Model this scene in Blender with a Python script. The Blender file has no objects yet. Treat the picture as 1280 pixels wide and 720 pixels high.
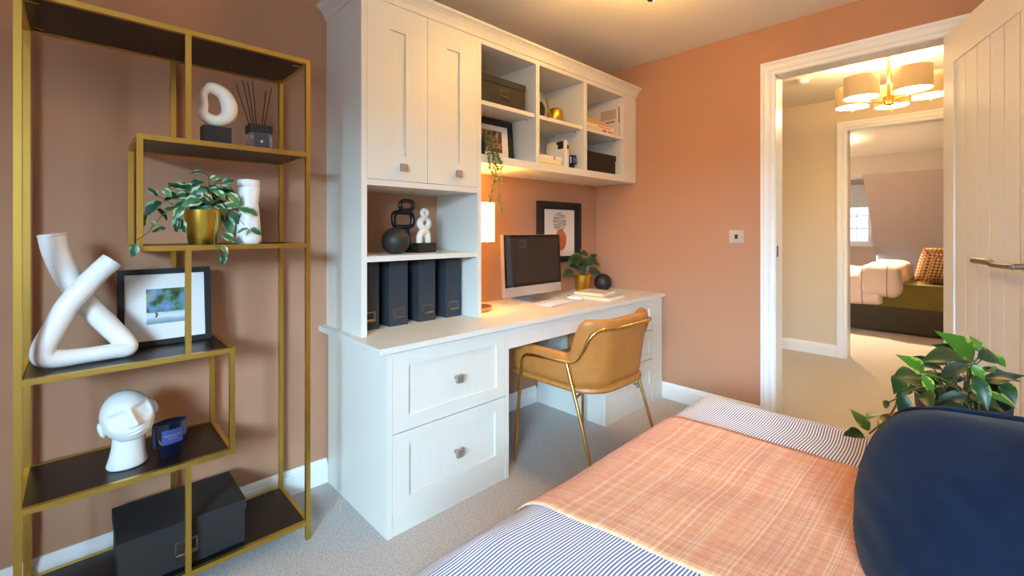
import bpy, bmesh, math, random
from mathutils import Vector, Matrix, noise
C = bpy.context.scene.collection
S = bpy.context.scene
PI = math.pi

# ------------------------------------------------------------------ camera
cam_d = bpy.data.cameras.new('camera'); cam = bpy.data.objects.new('camera', cam_d); C.objects.link(cam)
cam.location = (0, 0, 1.175)
cam.rotation_euler = (math.radians(90), 0, math.radians(-43.95))
cam_d.sensor_fit = 'HORIZONTAL'; cam_d.sensor_width = 36
cam_d.lens = 36 * 565.3 / 1280
cam_d.shift_y = -71.5 / 1280
cam_d.clip_start = 0.02; cam_d.clip_end = 300
S.camera = cam

# ------------------------------------------------------------------ world, daylight, exposure
W = bpy.data.worlds.new('sky'); S.world = W; W.use_nodes = True
bgn = W.node_tree.nodes['Background']
bgn.inputs[0].default_value = (0.66, 0.83, 1.0, 1); bgn.inputs[1].default_value = 14.0
S.view_settings.view_transform = 'Standard'; S.view_settings.look = 'None'
S.view_settings.gamma = 1; S.view_settings.use_curve_mapping = False
S.view_settings.exposure = -0.12

def lamp(name, kind, loc, energy, col, size=0.05, rot=(0, 0, 0), **kw):
    d = bpy.data.lights.new(name, kind); d.energy = energy; d.color = col
    if kind == 'AREA':
        d.shape = 'RECTANGLE'; d.size = size[0]; d.size_y = size[1]
    else:
        d.shadow_soft_size = size
    for k, v in kw.items(): setattr(d, k, v)
    o = bpy.data.objects.new(name, d); C.objects.link(o); o.location = loc; o.rotation_euler = rot
    return o
WX = -1.35                       # window wall (out of frame, left)
WY0, WY1, WZ0, WZ1 = -1.60, 0.10, 0.88, 1.98
lamp('window_daylight', 'AREA', (WX - 3.0, -3.0, 2.65), 2700, (0.47, 0.74, 1.0), (1.1, 5.0), (0, math.radians(-75), math.radians(35)))
o = lamp('bedroom_daylight_portal', 'AREA', (10.66, 2.0, 1.45), 1, (1, 1, 1), (1.0, 1.15), (0, PI / 2, 0)); o.data.cycles.is_portal = True
WARM = (1.0, 0.54, 0.13)

# ------------------------------------------------------------------ helpers
def lin(c):
    return tuple(((x / 255) / 12.92 if x / 255 <= 0.04045 else ((x / 255 + 0.055) / 1.055) ** 2.4) for x in c)
MATS = {}
def mat(name, col, rough=0.5, metal=0.0, col2=None, nscale=8.0, stretch=(1, 1, 1), bump=0.0, bscale=60.0, bdist=0.002,
        emit=None, estr=0.0, spec=0.5, coat=0.0, sheen=0.0, detail=4):
    m = bpy.data.materials.new(name); m.use_nodes = True
    nt = m.node_tree; b = nt.nodes['Principled BSDF']
    b.inputs['Base Color'].default_value = (*lin(col), 1); b.inputs['Roughness'].default_value = rough
    b.inputs['Metallic'].default_value = metal; b.inputs['Specular IOR Level'].default_value = spec
    b.inputs['Coat Weight'].default_value = coat; b.inputs['Sheen Weight'].default_value = sheen
    if emit: b.inputs['Emission Color'].default_value = (*lin(emit), 1); b.inputs['Emission Strength'].default_value = estr
    if col2 or bump:
        tc = nt.nodes.new('ShaderNodeTexCoord'); mp = nt.nodes.new('ShaderNodeMapping')
        mp.inputs['Scale'].default_value = stretch; nt.links.new(tc.outputs['Object'], mp.inputs[0])
    if col2:
        n = nt.nodes.new('ShaderNodeTexNoise'); n.inputs['Scale'].default_value = nscale; n.inputs['Detail'].default_value = detail
        nt.links.new(mp.outputs[0], n.inputs['Vector'])
        r = nt.nodes.new('ShaderNodeValToRGB'); r.color_ramp.elements[0].position = 0.35; r.color_ramp.elements[1].position = 0.65
        r.color_ramp.elements[0].color = (*lin(col), 1); r.color_ramp.elements[1].color = (*lin(col2), 1)
        nt.links.new(n.outputs['Fac'], r.inputs[0]); nt.links.new(r.outputs[0], b.inputs['Base Color'])
    if bump:
        n2 = nt.nodes.new('ShaderNodeTexNoise'); n2.inputs['Scale'].default_value = bscale; n2.inputs['Detail'].default_value = 3
        nt.links.new(mp.outputs[0], n2.inputs['Vector'])
        bp = nt.nodes.new('ShaderNodeBump'); bp.inputs['Strength'].default_value = bump; bp.inputs['Distance'].default_value = bdist
        nt.links.new(n2.outputs['Fac'], bp.inputs['Height']); nt.links.new(bp.outputs[0], b.inputs['Normal'])
    MATS[name] = m
    return m

def wloc(o):
    v = Vector((0, 0, 0))
    while o: v = v + o.location; o = o.parent
    return v
def finish(name, bm, m, parent=None, org=None, smooth=False, bevel=0.0, seg=2, local=False):
    """bm in world coordinates unless local; org = origin of a top-level mesh"""
    if bevel > 0:
        bmesh.ops.bevel(bm, geom=[e for e in bm.edges if len(e.link_faces) == 2 and e.calc_face_angle(0) > 0.6], offset=bevel, segments=seg, affect='EDGES', profile=0.5)
    bmesh.ops.recalc_face_normals(bm, faces=bm.faces[:])
    off = Vector((0, 0, 0))
    if not local:
        off = wloc(parent) if parent else Vector(org or (0, 0, 0))
        bmesh.ops.translate(bm, verts=bm.verts[:], vec=-off)
    me = bpy.data.meshes.new(name); bm.to_mesh(me); bm.free()
    if m: me.materials.append(m)
    if smooth:
        for p in me.polygons: p.use_smooth = True
        if smooth != 'full':
            try: me.set_sharp_from_angle(angle=math.radians(40))
            except Exception: pass
    o = bpy.data.objects.new(name, me); C.objects.link(o)
    if parent: o.parent = parent
    elif not local: o.location = off
    elif org: o.location = org
    return o
def tag(o, label, cat=None, group=None, kind=None):
    if label: o['label'] = label
    if cat: o['category'] = cat
    if group: o['group'] = group
    if kind: o['kind'] = kind
    return o
def thing(name, label, cat, loc, rz=0, group=None):
    o = bpy.data.objects.new(name, None); C.objects.link(o); o.location = loc; o.rotation_euler = (0, 0, rz)
    o.empty_display_size = 0.05
    return tag(o, label, cat, group)
def root_struct(name, loc, label=None):
    o = bpy.data.objects.new(name, None); C.objects.link(o); o.location = loc; o['kind'] = 'structure'
    o.empty_display_size = 0.05
    if label: o['label'] = label
    return o
def bx(bm, x0, x1, y0, y1, z0, z1):
    vs = [bm.verts.new(p) for p in ((x0, y0, z0), (x1, y0, z0), (x1, y1, z0), (x0, y1, z0), (x0, y0, z1), (x1, y0, z1), (x1, y1, z1), (x0, y1, z1))]
    for f in ((0, 3, 2, 1), (4, 5, 6, 7), (0, 1, 5, 4), (1, 2, 6, 5), (2, 3, 7, 6), (3, 0, 4, 7)):
        bm.faces.new([vs[i] for i in f])
    return vs
def box(name, x0, x1, y0, y1, z0, z1, m, parent=None, bevel=0.0, org=None, seg=2, local=False):
    bm = bmesh.new(); bx(bm, x0, x1, y0, y1, z0, z1)
    if org is None and parent is None: org = ((x0 + x1) / 2, (y0 + y1) / 2, z0)
    return finish(name, bm, m, parent, org, False, bevel, seg, local)
def lathe_bm(prof, c=(0, 0, 0), seg=32, sx=1.0, sy=1.0, bm=None):
    bm = bm or bmesh.new(); rings = []
    for r, z in prof:
        if r < 1e-5: rings.append([bm.verts.new((c[0], c[1], c[2] + z))])
        else: rings.append([bm.verts.new((c[0] + sx * r * math.cos(2 * PI * k / seg), c[1] + sy * r * math.sin(2 * PI * k / seg), c[2] + z)) for k in range(seg)])
    for a, b in zip(rings, rings[1:]):
        for k in range(seg):
            k2 = (k + 1) % seg
            if len(a) == 1 and len(b) == 1: continue
            if len(a) == 1: bm.faces.new((a[0], b[k], b[k2]))
            elif len(b) == 1: bm.faces.new((a[k], b[0], a[k2]))
            else: bm.faces.new((a[k], a[k2], b[k2], b[k]))
    return bm
def catmull(pts, n=6, closed=False):
    P = [Vector(p) for p in pts]; out = []; N = len(P)
    rng = range(N) if closed else range(N - 1)
    for i in rng:
        p0 = P[(i - 1) % N] if closed or i > 0 else P[0]
        p1, p2 = P[i], P[(i + 1) % N]
        p3 = P[(i + 2) % N] if closed or i + 2 < N else P[-1]
        for k in range(n):
            t = k / n
            out.append(0.5 * ((2 * p1) + (p2 - p0) * t + (2 * p0 - 5 * p1 + 4 * p2 - p3) * t * t + (3 * p1 - p0 - 3 * p2 + p3) * t ** 3))
    if not closed: out.append(P[-1])
    return out
def tube_bm(pts, rad, seg=10, closed=False, n=6, bm=None, flat=1.0, flatdir=None, caps=True):
    """tube through pts (smoothed when n>1); rad = number or list per control point"""
    bm = bm or bmesh.new()
    if isinstance(rad, (int, float)): rad = [rad] * len(pts)
    if n > 1:
        path = catmull(pts, n, closed)
        rr = [v.x for v in catmull([(r, 0, 0) for r in rad], n, closed)]
    else: path = [Vector(p) for p in pts]; rr = list(rad)
    N = len(path); rings = []; up = None
    for i in range(N):
        a = path[(i - 1) % N] if closed or i > 0 else path[i]
        b = path[(i + 1) % N] if closed or i < N - 1 else path[i]
        t = (b - a).normalized()
        if up is None:
            ref = Vector(flatdir) if flatdir else (Vector((0, 0, 1)) if abs(t.z) < 0.9 else Vector((1, 0, 0)))
        else: ref = up
        u = (ref - t * ref.dot(t))
        if u.length < 1e-6: u = t.orthogonal()
        u.normalize(); v = t.cross(u); up = u
        rings.append([bm.verts.new(path[i] + u * (math.cos(2 * PI * k / seg) * rr[i] * flat) + v * (math.sin(2 * PI * k / seg) * rr[i])) for k in range(seg)])
    prs = list(zip(rings, rings[1:])) + ([(rings[-1], rings[0])] if closed else [])
    for j, (a, b) in enumerate(prs):
        off = 0
        if closed and j == len(prs) - 1:
            off = min(range(seg), key=lambda o_: (a[0].co - b[o_].co).length)
        for k in range(seg):
            bm.faces.new((a[k], a[(k + 1) % seg], b[(k + 1 + off) % seg], b[(k + off) % seg]))
    if not closed and caps:
        bm.faces.new(rings[0][::-1]); bm.faces.new(rings[-1])
    return bm
def sweep_bm(path, prof, N, bm=None, closed_prof=True):
    """mitred sweep: path of 3D points in a plane with normal N; prof = (outward offset, along N)"""
    bm = bm or bmesh.new(); P = [Vector(p) for p in path]; N = Vector(N).normalized(); rings = []
    def side(a, b): return (b - a).normalized().cross(N)
    for i, p in enumerate(P):
        if i == 0: o = side(P[0], P[1]); k = 1
        elif i == len(P) - 1: o = side(P[-2], P[-1]); k = 1
        else:
            s1, s2 = side(P[i - 1], p), side(p, P[i + 1]); o = (s1 + s2).normalized(); k = 1 / max(0.2, o.dot(s1))
        rings.append([bm.verts.new(p + o * (q[0] * k) + N * q[1]) for q in prof])
    n = len(prof)
    for a, b in zip(rings, rings[1:]):
        for k in range(n): bm.faces.new((a[k], a[(k + 1) % n], b[(k + 1) % n], b[k]))
    bm.faces.new(rings[0][::-1]); bm.faces.new(rings[-1])
    return bm
def plate_bm(x0, x1, z0, z1, y0, y1, holes, bm=None):
    """wall slab in XZ with rectangular holes, thickness y0..y1, built from a grid of boxes"""
    bm = bm or bmesh.new()
    xs = sorted({x0, x1, *[h[0] for h in holes], *[h[1] for h in holes]}); zs = sorted({z0, z1, *[h[2] for h in holes], *[h[3] for h in holes]})
    for a, b in zip(xs, xs[1:]):
        for c, d in zip(zs, zs[1:]):
            mx, mz = (a + b) / 2, (c + d) / 2
            if any(h[0] < mx < h[1] and h[2] < mz < h[3] for h in holes): continue
            bx(bm, a, b, y0, y1, c, d)
    return bm
def swapxy(bm):
    for v in bm.verts: v.co = Vector((v.co.y, v.co.x, v.co.z))
    return bm
def smoothmods(o, voxel=None, sm=0, sub=0):
    if voxel:
        md = o.modifiers.new('remesh', 'REMESH'); md.mode = 'VOXEL'; md.voxel_size = voxel; md.use_smooth_shade = True
    if sm:
        md = o.modifiers.new('smooth', 'SMOOTH'); md.factor = 0.5; md.iterations = sm
    if sub:
        md = o.modifiers.new('sub', 'SUBSURF'); md.levels = sub; md.render_levels = sub
    for p in o.data.polygons: p.use_smooth = True
    return o

# ------------------------------------------------------------------ materials
def wall_mat(): return mat('terracotta_paint', (186, 138, 107), 0.75, 0, bump=0.12, bscale=350, bdist=0.0008, spec=0.25)
M_wall = wall_mat()
M_hall = mat('cream_wall_paint', (212, 196, 170), 0.8, bump=0.1, bscale=350, bdist=0.0008, spec=0.25)
M_lilac = mat('taupe_wall_paint', (204, 188, 184), 0.8, bump=0.1, bscale=350, bdist=0.0008, spec=0.25)
M_ceil = mat('ceiling_paint', (238, 233, 224), 0.9, bump=0.05, bscale=250, bdist=0.0008, spec=0.2)
M_gloss = mat('white_gloss_trim', (240, 240, 238), 0.35, spec=0.5)
M_door = mat('white_door_paint', (238, 237, 233), 0.42)
M_cab = mat('cabinet_painted_oak', (226, 223, 213), 0.42, col2=(224, 221, 210), nscale=14, stretch=(6, 6, 0.35), bump=0.05, bscale=55, bdist=0.0003)
M_cabh = mat('worktop_painted_oak', (226, 223, 213), 0.40, col2=(223, 220, 209), nscale=14, stretch=(0.35, 6, 6), bump=0.05, bscale=55, bdist=0.0003)
M_carpet = mat('grey_carpet', (226, 217, 209), 0.95, col2=(190, 181, 174), nscale=130, bump=1.0, bscale=420, bdist=0.006, spec=0.1, sheen=0.3, detail=8)
M_gold = mat('brushed_gold', (214, 180, 88), 0.36, 1.0, bump=0.05, bscale=300, bdist=0.0004)
M_brass = mat('satin_brass', (212, 172, 104), 0.26, 1.0)
M_potgold = mat('pot_gold', (214, 180, 74), 0.32, 1.0)
M_black = mat('black_board', (20, 18, 18), 0.34, col2=(14, 13, 13), nscale=6, stretch=(1, 14, 1))
M_blackm = mat('matt_black', (24, 24, 25), 0.55)
M_blackc = mat('black_ceramic', (38, 34, 33), 0.5, bump=0.2, bscale=160, bdist=0.0008)
M_boxfab = mat('charcoal_card', (36, 35, 36), 0.75, bump=0.3, bscale=600, bdist=0.0005)
M_file = mat('slate_card', (44, 50, 58), 0.7, bump=0.3, bscale=600, bdist=0.0005)
M_metal = mat('aged_nickel', (150, 138, 124), 0.35, 1.0)
M_pewter = mat('pewter_knob', (168, 160, 150), 0.45, 0.6)
M_white = mat('white_ceramic', (240, 239, 236), 0.38)
M_mattw = mat('matt_white_plaster', (232, 234, 230), 0.75, bump=0.35, bscale=90, bdist=0.002)
M_cream = mat('cream_resin', (238, 230, 214), 0.4)
M_leather = mat('tan_leather', (186, 122, 58), 0.42, col2=(178, 113, 52), nscale=20, bump=0.12, bscale=260, bdist=0.0006, spec=0.45)
M_navy = mat('navy_velvet', (10, 25, 47), 0.85, col2=(8, 20, 40), nscale=40, bump=0.3, bscale=700, bdist=0.0005, sheen=0.08, spec=0.15)
M_paper = mat('white_paper', (238, 236, 230), 0.7)
M_alu = mat('aluminium', (214, 216, 220), 0.32, 0.85)
M_screen = mat('dark_screen_glass', (10, 9, 10), 0.02, spec=0.5)
M_wood = mat('oak_table', (196, 148, 92), 0.5, col2=(172, 122, 70), nscale=10, stretch=(1, 12, 12))
M_pot = mat('dark_blue_pot', (38, 46, 60), 0.55)
M_soil = mat('soil', (44, 34, 26), 0.95)
M_stem = mat('stem', (86, 96, 44), 0.6)
M_opal = mat('white_plastic', (236, 236, 232), 0.4)
def glassy(name, col, rough=0.03, amt=0.85):
    m = bpy.data.materials.new(name); m.use_nodes = True; nt = m.node_tree
    for n in list(nt.nodes):
        if n.type != 'OUTPUT_MATERIAL': nt.nodes.remove(n)
    out = nt.nodes[0]; t = nt.nodes.new('ShaderNodeBsdfTransparent'); t.inputs[0].default_value = (*lin(col), 1)
    g = nt.nodes.new('ShaderNodeBsdfGlossy'); g.inputs['Roughness'].default_value = rough
    lw = nt.nodes.new('ShaderNodeLayerWeight'); lw.inputs[0].default_value = 0.5
    pw_ = nt.nodes.new('ShaderNodeMath'); pw_.operation = 'POWER'; pw_.inputs[1].default_value = 4.0; nt.links.new(lw.outputs['Facing'], pw_.inputs[0])
    f = nt.nodes.new('ShaderNodeMath'); f.operation = 'MULTIPLY_ADD'; f.inputs[1].default_value = 0.7; f.inputs[2].default_value = 0.04; nt.links.new(pw_.outputs[0], f.inputs[0])
    mx = nt.nodes.new('ShaderNodeMixShader')
    nt.links.new(f.outputs[0], mx.inputs[0]); nt.links.new(t.outputs[0], mx.inputs[1]); nt.links.new(g.outputs[0], mx.inputs[2]); nt.links.new(mx.outputs[0], out.inputs[0])
    return m
M_pane = glassy('window_glass', (250, 252, 252)); M_clear = mat('clear_glass', (240, 242, 242), 0.02); M_clear.node_tree.nodes['Principled BSDF'].inputs['Transmission Weight'].default_value = 0.9; M_blueglass = glassy('blue_glass', (40, 62, 104))

# ------------------------------------------------------------------ room shell
XB, YA, ZC = 2.994, 2.138, 2.40
YB = -1.75
def struct(o, label=None):
    o['kind'] = 'structure'
    if label: o['label'] = label
    return o
struct(box('floor', WX - 0.12, 11.2, -3.0, 4.2, -0.1, 0, M_carpet))
struct(box('ceiling', WX - 0.12, XB + 0.06, YB - 0.1, YA + 0.12, ZC, ZC + 0.1, M_ceil))
struct(box('wall_back', WX - 0.12, XB + 0.12, YA, YA + 0.12, 0, ZC, M_wall))
struct(box('wall_front', WX - 0.12, XB + 0.12, YB - 0.12, YB, 0, ZC, M_wall))
bm = swapxy(plate_bm(YB, YA, 0, ZC, WX - 0.12, WX, [(WY0, WY1, WZ0, WZ1)])); struct(finish('wall_left', bm, M_wall))
DY0, DY1, DZ = 0.035, 0.868, 2.124       # doorway in the right wall
bm = swapxy(plate_bm(YB, YA, 0, ZC, XB, XB + 0.06, [(DY0, DY1, 0, DZ)])); struct(finish('wall_right', bm, M_wall))
# window in the left wall
w1 = root_struct('window_1', (WX, (WY0 + WY1) / 2, WZ0), 'white framed window in the wall left of the shelving')
bm = bmesh.new()
for a in ((WY0, WY0 + 0.06), (WY1 - 0.06, WY1), (-0.78, -0.72)): bx(bm, WX - 0.10, WX - 0.03, a[0], a[1], WZ0, WZ1)
for a in ((WZ0, WZ0 + 0.06), (WZ1 - 0.06, WZ1)): bx(bm, WX - 0.099, WX - 0.031, WY0, WY1, a[0], a[1])
finish('window_frame', bm, M_gloss, w1)
for a, b in ((WY0 + 0.06, -0.78), (-0.72, WY1 - 0.06)): box('pane', WX - 0.07, WX - 0.062, a, b, WZ0 + 0.06, WZ1 - 0.06, M_pane, w1)
box('window_sill', WX - 0.05, WX + 0.10, WY0 - 0.05, WY1 + 0.05, WZ0 - 0.03, WZ0, M_gloss, w1, 0.005)

# baseboards
SK = [(0, 0), (0.018, 0), (0.018, 0.082), (0.014, 0.086), (0.014, 0.092), (0.009, 0.104), (0.006, 0.110), (0, 0.110)]
def baseboard(name, pts, label=None):
    return struct(finish(name, sweep_bm(pts, SK, (0, 0, 1)), M_gloss, None, pts[0]), label)
baseboard('baseboard_back', [(WX, YA, 0), (0.849, YA, 0)])
baseboard('baseboard_kneehole', [(1.487, YA, 0), (2.284, YA, 0)])
baseboard('baseboard_right', [(XB, 1.60, 0), (XB, 0.926, 0)])
baseboard('baseboard_left', [(WX, YB, 0), (WX, YA - 0.02, 0)])
# door lining and architrave
AR = [(0, 0), (0.076, 0), (0.076, 0.020), (0.058, 0.022), (0.053, 0.016), (0.036, 0.015), (0.032, 0.019), (0.023, 0.019), (0.019, 0.012), (0, 0.012)]
t1 = root_struct('trim_1', (XB, 0.83, 0), 'white moulded architrave and lining around the doorway to the landing')
bm = bmesh.new(); bx(bm, XB - 0.002, XB + 0.122, DY1 - 0.022, DY1, 0, DZ); bx(bm, XB - 0.002, XB + 0.122, DY0, DY0 + 0.022, 0, DZ); bx(bm, XB - 0.002, XB + 0.122, DY0 + 0.022, DY1 - 0.022, DZ - 0.022, DZ)
finish('lining', bm, M_gloss, t1)
arp = [(XB, DY1 - 0.019, 0), (XB, DY1 - 0.019, DZ - 0.019), (XB, DY0 + 0.019, DZ - 0.019), (XB, DY0 + 0.019, 0)]
finish('architrave', sweep_bm(arp[::-1], AR, (-1, 0, 0)), M_gloss, t1)
finish('architrave', sweep_bm([(XB + 0.12, p[1], p[2]) for p in arp], AR, (1, 0, 0)), M_gloss, t1)
box('strike_plate', XB + 0.012, XB + 0.040, DY1 - 0.0235, DY1 - 0.0215, 1.02, 1.085, M_metal, t1)

# door leaf, open into the room
dl = root_struct('door_1', (2.985, 0.125, 0), 'white boarded door standing open into the room')
dl.rotation_euler = (0, 0, math.radians(20.15))
DW = 0.765; DH = 2.098
def dpart(name, x0, x1, y0, y1, z0, z1, m, bev=0.0, par=None):     # local: leaf runs along -x, visible face at y=0
    return box(name, x0, x1, y0, y1, z0, z1, m, par or dl, bev, local=True)
for nm, a, b, c, d in (('stile', -0.108, 0, 0.008, DH), ('stile', -DW, -DW + 0.112, 0.008, DH), ('rail', -DW + 0.112, -0.108, DH - 0.152, DH), ('rail', -DW + 0.112, -0.108, 0.008, 0.21)):
    dpart(nm, a, b, -0.042, 0, c, d, M_door, 0.001)
pw = (DW - 0.112 - 0.108) / 5.3
x = -0.110
while x > -DW + 0.114:
    x2 = max(x - 0.1035, -DW + 0.113)
    dpart('plank', x2 + 0.003, x - 0.003, -0.036, -0.005, 0.21, DH - 0.152, M_door, 0.005)
    x -= 0.1035
dpart('core', -DW + 0.112, -0.108, -0.030, -0.014, 0.2, DH - 0.15, M_door)
h = finish('door_handle', lathe_bm([(0, 0), (0.026, 0), (0.026, 0.008), (0.011, 0.009), (0.010, 0.045), (0, 0.045)], seg=24), M_metal, dl, local=True)
h.location = (-DW + 0.062, 0.0, 1.052); h.rotation_euler = (-PI / 2, 0, 0)
bm = tube_bm([(-DW + 0.062, 0.045, 1.050), (-DW + 0.12, 0.047, 1.050), (-0.575, 0.047, 1.050)], 0.010, 10, n=1)
tube_bm([(-0.575, 0.047, 1.050), (-0.560, 0.050, 1.058), (-0.438, 0.050, 1.058)], [0.011, 0.012, 0.012], 10, n=1, bm=bm)
finish('handle_lever', bm, M_metal, dl, smooth=True, local=True)

# light switch
sw = thing('light_switch', 'square brushed metal light switch on the terracotta wall beside the doorway', 'light switch', (XB, 1.068, 1.10))
box('plate', XB - 0.006, XB, 1.025, 1.111, 1.098, 1.178, M_alu, sw, 0.002)
box('rocker', XB - 0.011, XB - 0.006, 1.060, 1.076, 1.124, 1.152, M_blackm, sw, 0.001)
for y in (1.036, 1.100):
    f = finish('screw', lathe_bm([(0, 0.0075), (0.003, 0.0075), (0.003, 0.005), (0, 0.005)], seg=10), M_pewter, sw, local=True); f.location = (0, y - 1.068, 0.038); f.rotation_euler = (0, -PI / 2, 0)

# ------------------------------------------------------------------ landing and the far bedroom
HX = 5.10
struct(box('ceiling_landing', XB + 0.06, HX + 0.06, -1.4, 2.8, ZC, ZC + 0.1, M_ceil))
bm = swapxy(plate_bm(-1.5, 2.9, 0, ZC, HX, HX + 0.12, [(0.0, 0.874, 0, 2.119)])); struct(finish('wall_landing', bm, M_hall))
bm = swapxy(plate_bm(-1.5, 2.9, 0, ZC, XB + 0.0601, XB + 0.12, [(DY0, DY1, 0, DZ)])); struct(finish('wall_landing_near', bm, M_hall))
struct(box('wall_landing_end', XB + 0.12, HX, 2.6, 2.7, 0, ZC, M_hall)); struct(box('wall_landing_stairs', XB + 0.12, HX, -1.4, -1.3, 0, ZC, M_hall))
baseboard('baseboard_landing', [(HX, 2.6, 0), (HX, 0.932, 0)])
t2 = root_struct('trim_2', (HX, 0.85, 0), 'white moulded architrave around the far bedroom doorway')
bm = bmesh.new(); bx(bm, HX - 0.002, HX + 0.132, 0.852, 0.874, 0, 2.119); bx(bm, HX - 0.002, HX + 0.132, 0, 0.022, 0, 2.119); bx(bm, HX - 0.002, HX + 0.132, 0.022, 0.852, 2.097, 2.119)
finish('lining', bm, M_gloss, t2)
arp = [(HX, 0.855, 0), (HX, 0.855, 2.100), (HX, 0.019, 2.100), (HX, 0.019, 0)]
finish('architrave', sweep_bm(arp[::-1], AR, (-1, 0, 0)), M_gloss, t2)
# far bedroom shell
struct(box('ceiling_bedroom', HX + 0.061, 9.32, -3.0, 4.2, ZC, ZC + 0.1, M_ceil))
struct(box('wall_bedroom_bulkhead', 9.30, 9.42, -3.0, 4.2, 2.10, ZC + 0.1, M_ceil))
struct(box('wall_bedroom_left', HX + 0.12, 11.1, 4.1, 4.2, 0, ZC, M_lilac)); struct(box('wall_bedroom_right', HX + 0.12, 11.1, -3.0, -2.9, 0, ZC, M_lilac))
bm = swapxy(plate_bm(-3.0, 4.2, 0, ZC, HX + 0.1201, HX + 0.13, [(0.0, 0.874, 0, 2.119)])); struct(finish('wall_bedroom_near', bm, M_lilac))
def slope(y0, y1):
    bm = bmesh.new(); v = []
    for y in (y0, y1): v.append([bm.verts.new(p) for p in ((9.30, y, 2.10), (10.97, y, 0.50), (10.97, y, 0), (11.09, y, 0), (11.09, y, 0.62), (9.42, y, 2.22))])
    bm.faces.new(v[0]); bm.faces.new(v[1][::-1])
    for i in range(6): bm.faces.new((v[0][i], v[1][i], v[1][(i + 1) % 6], v[0][(i + 1) % 6]))
    return bm
struct(finish('wall_bedroom_slope', slope(-3.0, 1.35), M_lilac)); struct(finish('wall_bedroom_slope', slope(2.75, 4.2), M_lilac))
bm = swapxy(plate_bm(1.35, 2.75, 0, 2.14, 10.60, 10.72, [(1.41, 2.6, 0.93, 1.98)])); struct(finish('wall_bedroom_window', bm, M_lilac))
struct(box('ceiling_dormer', 9.42, 10.72, 1.30, 2.80, 2.14, 2.2, M_ceil))
for y in (1.30, 2.75):
    bm = bmesh.new(); a = [bm.verts.new((x, y, z)) for x, z in ((9.42, 2.22), (11.0, 0.7), (11.0, 2.22))]; b = [bm.verts.new((x, y + 0.05, z)) for x, z in ((9.42, 2.22), (11.0, 0.7), (11.0, 2.22))]
    bm.faces.new(a); bm.faces.new(b[::-1])
    for i in range(3): bm.faces.new((a[i], b[i], b[(i + 1) % 3], a[(i + 1) % 3]))
    struct(finish('wall_dormer_cheek', bm, M_ceil))
w2 = root_struct('window_2', (10.62, 2.0, 0.93), 'white bedroom window with glazing bars in the dormer')
bm = bmesh.new()
for a in ((1.41, 1.46), (2.55, 2.6), (1.98, 2.04)): bx(bm, 10.61, 10.67, a[0], a[1], 0.93, 1.98)
for a in ((0.93, 0.985), (1.93, 1.98)): bx(bm, 10.611, 10.669, 1.41, 2.6, a[0], a[1])
finish('window_frame', bm, M_gloss, w2)
for y in (1.63, 1.81, 2.21, 2.39): box('glazing_bar', 10.625, 10.65, y - 0.009, y + 0.009, 0.985, 1.93, M_gloss, w2)
for z in (1.22, 1.455, 1.69): box('glazing_bar', 10.626, 10.649, 1.46, 2.55, z - 0.009, z + 0.009, M_gloss, w2)
for a, b in ((1.46, 1.98), (2.04, 2.55)): box('pane', 10.636, 10.640, a, b, 0.985, 1.93, M_pane, w2)
box('window_sill', 10.50, 10.62, 1.38, 2.63, 0.885, 0.93, M_gloss, w2, 0.005)
# ------------------------------------------------------------------ fitted furniture
YT, YD = 1.778, 1.562
def shaker(name, parent, x0, x1, z0, z1, px0, px1, pz0, pz1, yf, knob=None, th=0.02, label=None):
    """framed front: two stiles, two rails, recessed panel and square knob; front face at yf"""
    fr = box(name, x0 + 0.0014, x1 - 0.0014, yf + 0.009, yf + th, z0 + 0.0014, z1 - 0.0014, M_cab, parent)
    for a, b in ((x0, px0), (px1, x1)): box('stile', a + (0.0012 if a == x0 else 0), b - (0.0012 if b == x1 else 0), yf, yf + 0.0091, z0 + 0.0012, z1 - 0.0012, M_cab, fr, 0.0006, seg=1)
    box('rail', px0, px1, yf + 0.0003, yf + 0.0091, z0 + 0.0012, pz0, M_cabh, fr); box('rail', px0, px1, yf + 0.0003, yf + 0.0091, pz1, z1 - 0.0012, M_cabh, fr)
    if knob:
        kx, kz = knob; bm = bmesh.new(); bx(bm, kx - 0.0145, kx + 0.0145, yf - 0.030, yf - 0.014, kz - 0.016, kz + 0.016)
        bx(bm, kx - 0.006, kx + 0.006, yf - 0.014, yf + 0.010, kz - 0.006, kz + 0.006)
        finish('knob', bm, M_pewter, fr, bevel=0.0008, seg=1)
    return fr
wt = box('worktop', 0.812, XB, 1.548, YA, 0.710, 0.733, M_cabh, None, 0.002, org=(1.9, 1.85, 0.71))
tag(wt, 'long off-white worktop running above both drawer units to the terracotta wall', 'worktop')
# left drawer unit
u = thing('drawer_unit', 'wide two-drawer off-white unit under the worktop beside the gold shelving', 'drawers', (1.167, 1.84, 0))
box('side_panel', 0.849, 0.870, YD, 2.118, 0, 0.710, M_cab, u, 0.001); box('side_panel', 1.463, 1.485, YD, 2.118, 0, 0.710, M_cab, u, 0.001)
bm = bmesh.new(); bx(bm, 0.870, 1.463, YD + 0.021, 2.10, 0.075, 0.700); finish('carcass', bm, M_cab, u)
box('plinth', 0.870, 1.463, YD + 0.004, YD + 0.02, 0, 0.074, M_cabh, u)
shaker('drawer', u, 0.870, 1.463, 0.393, 0.706, 0.942, 1.408, 0.447, 0.645, YD, (1.175, 0.545))
shaker('drawer', u, 0.870, 1.463, 0.075, 0.391, 0.944, 1.400, 0.133, 0.334, YD, (1.175, 0.228))
# kneehole rail
tag(box('apron_rail', 1.486, 2.284, YD, YD + 0.02, 0.612, 0.7095, M_cabh, None, 0.001), 'off-white rail under the worktop above the kneehole', 'panel')
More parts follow.
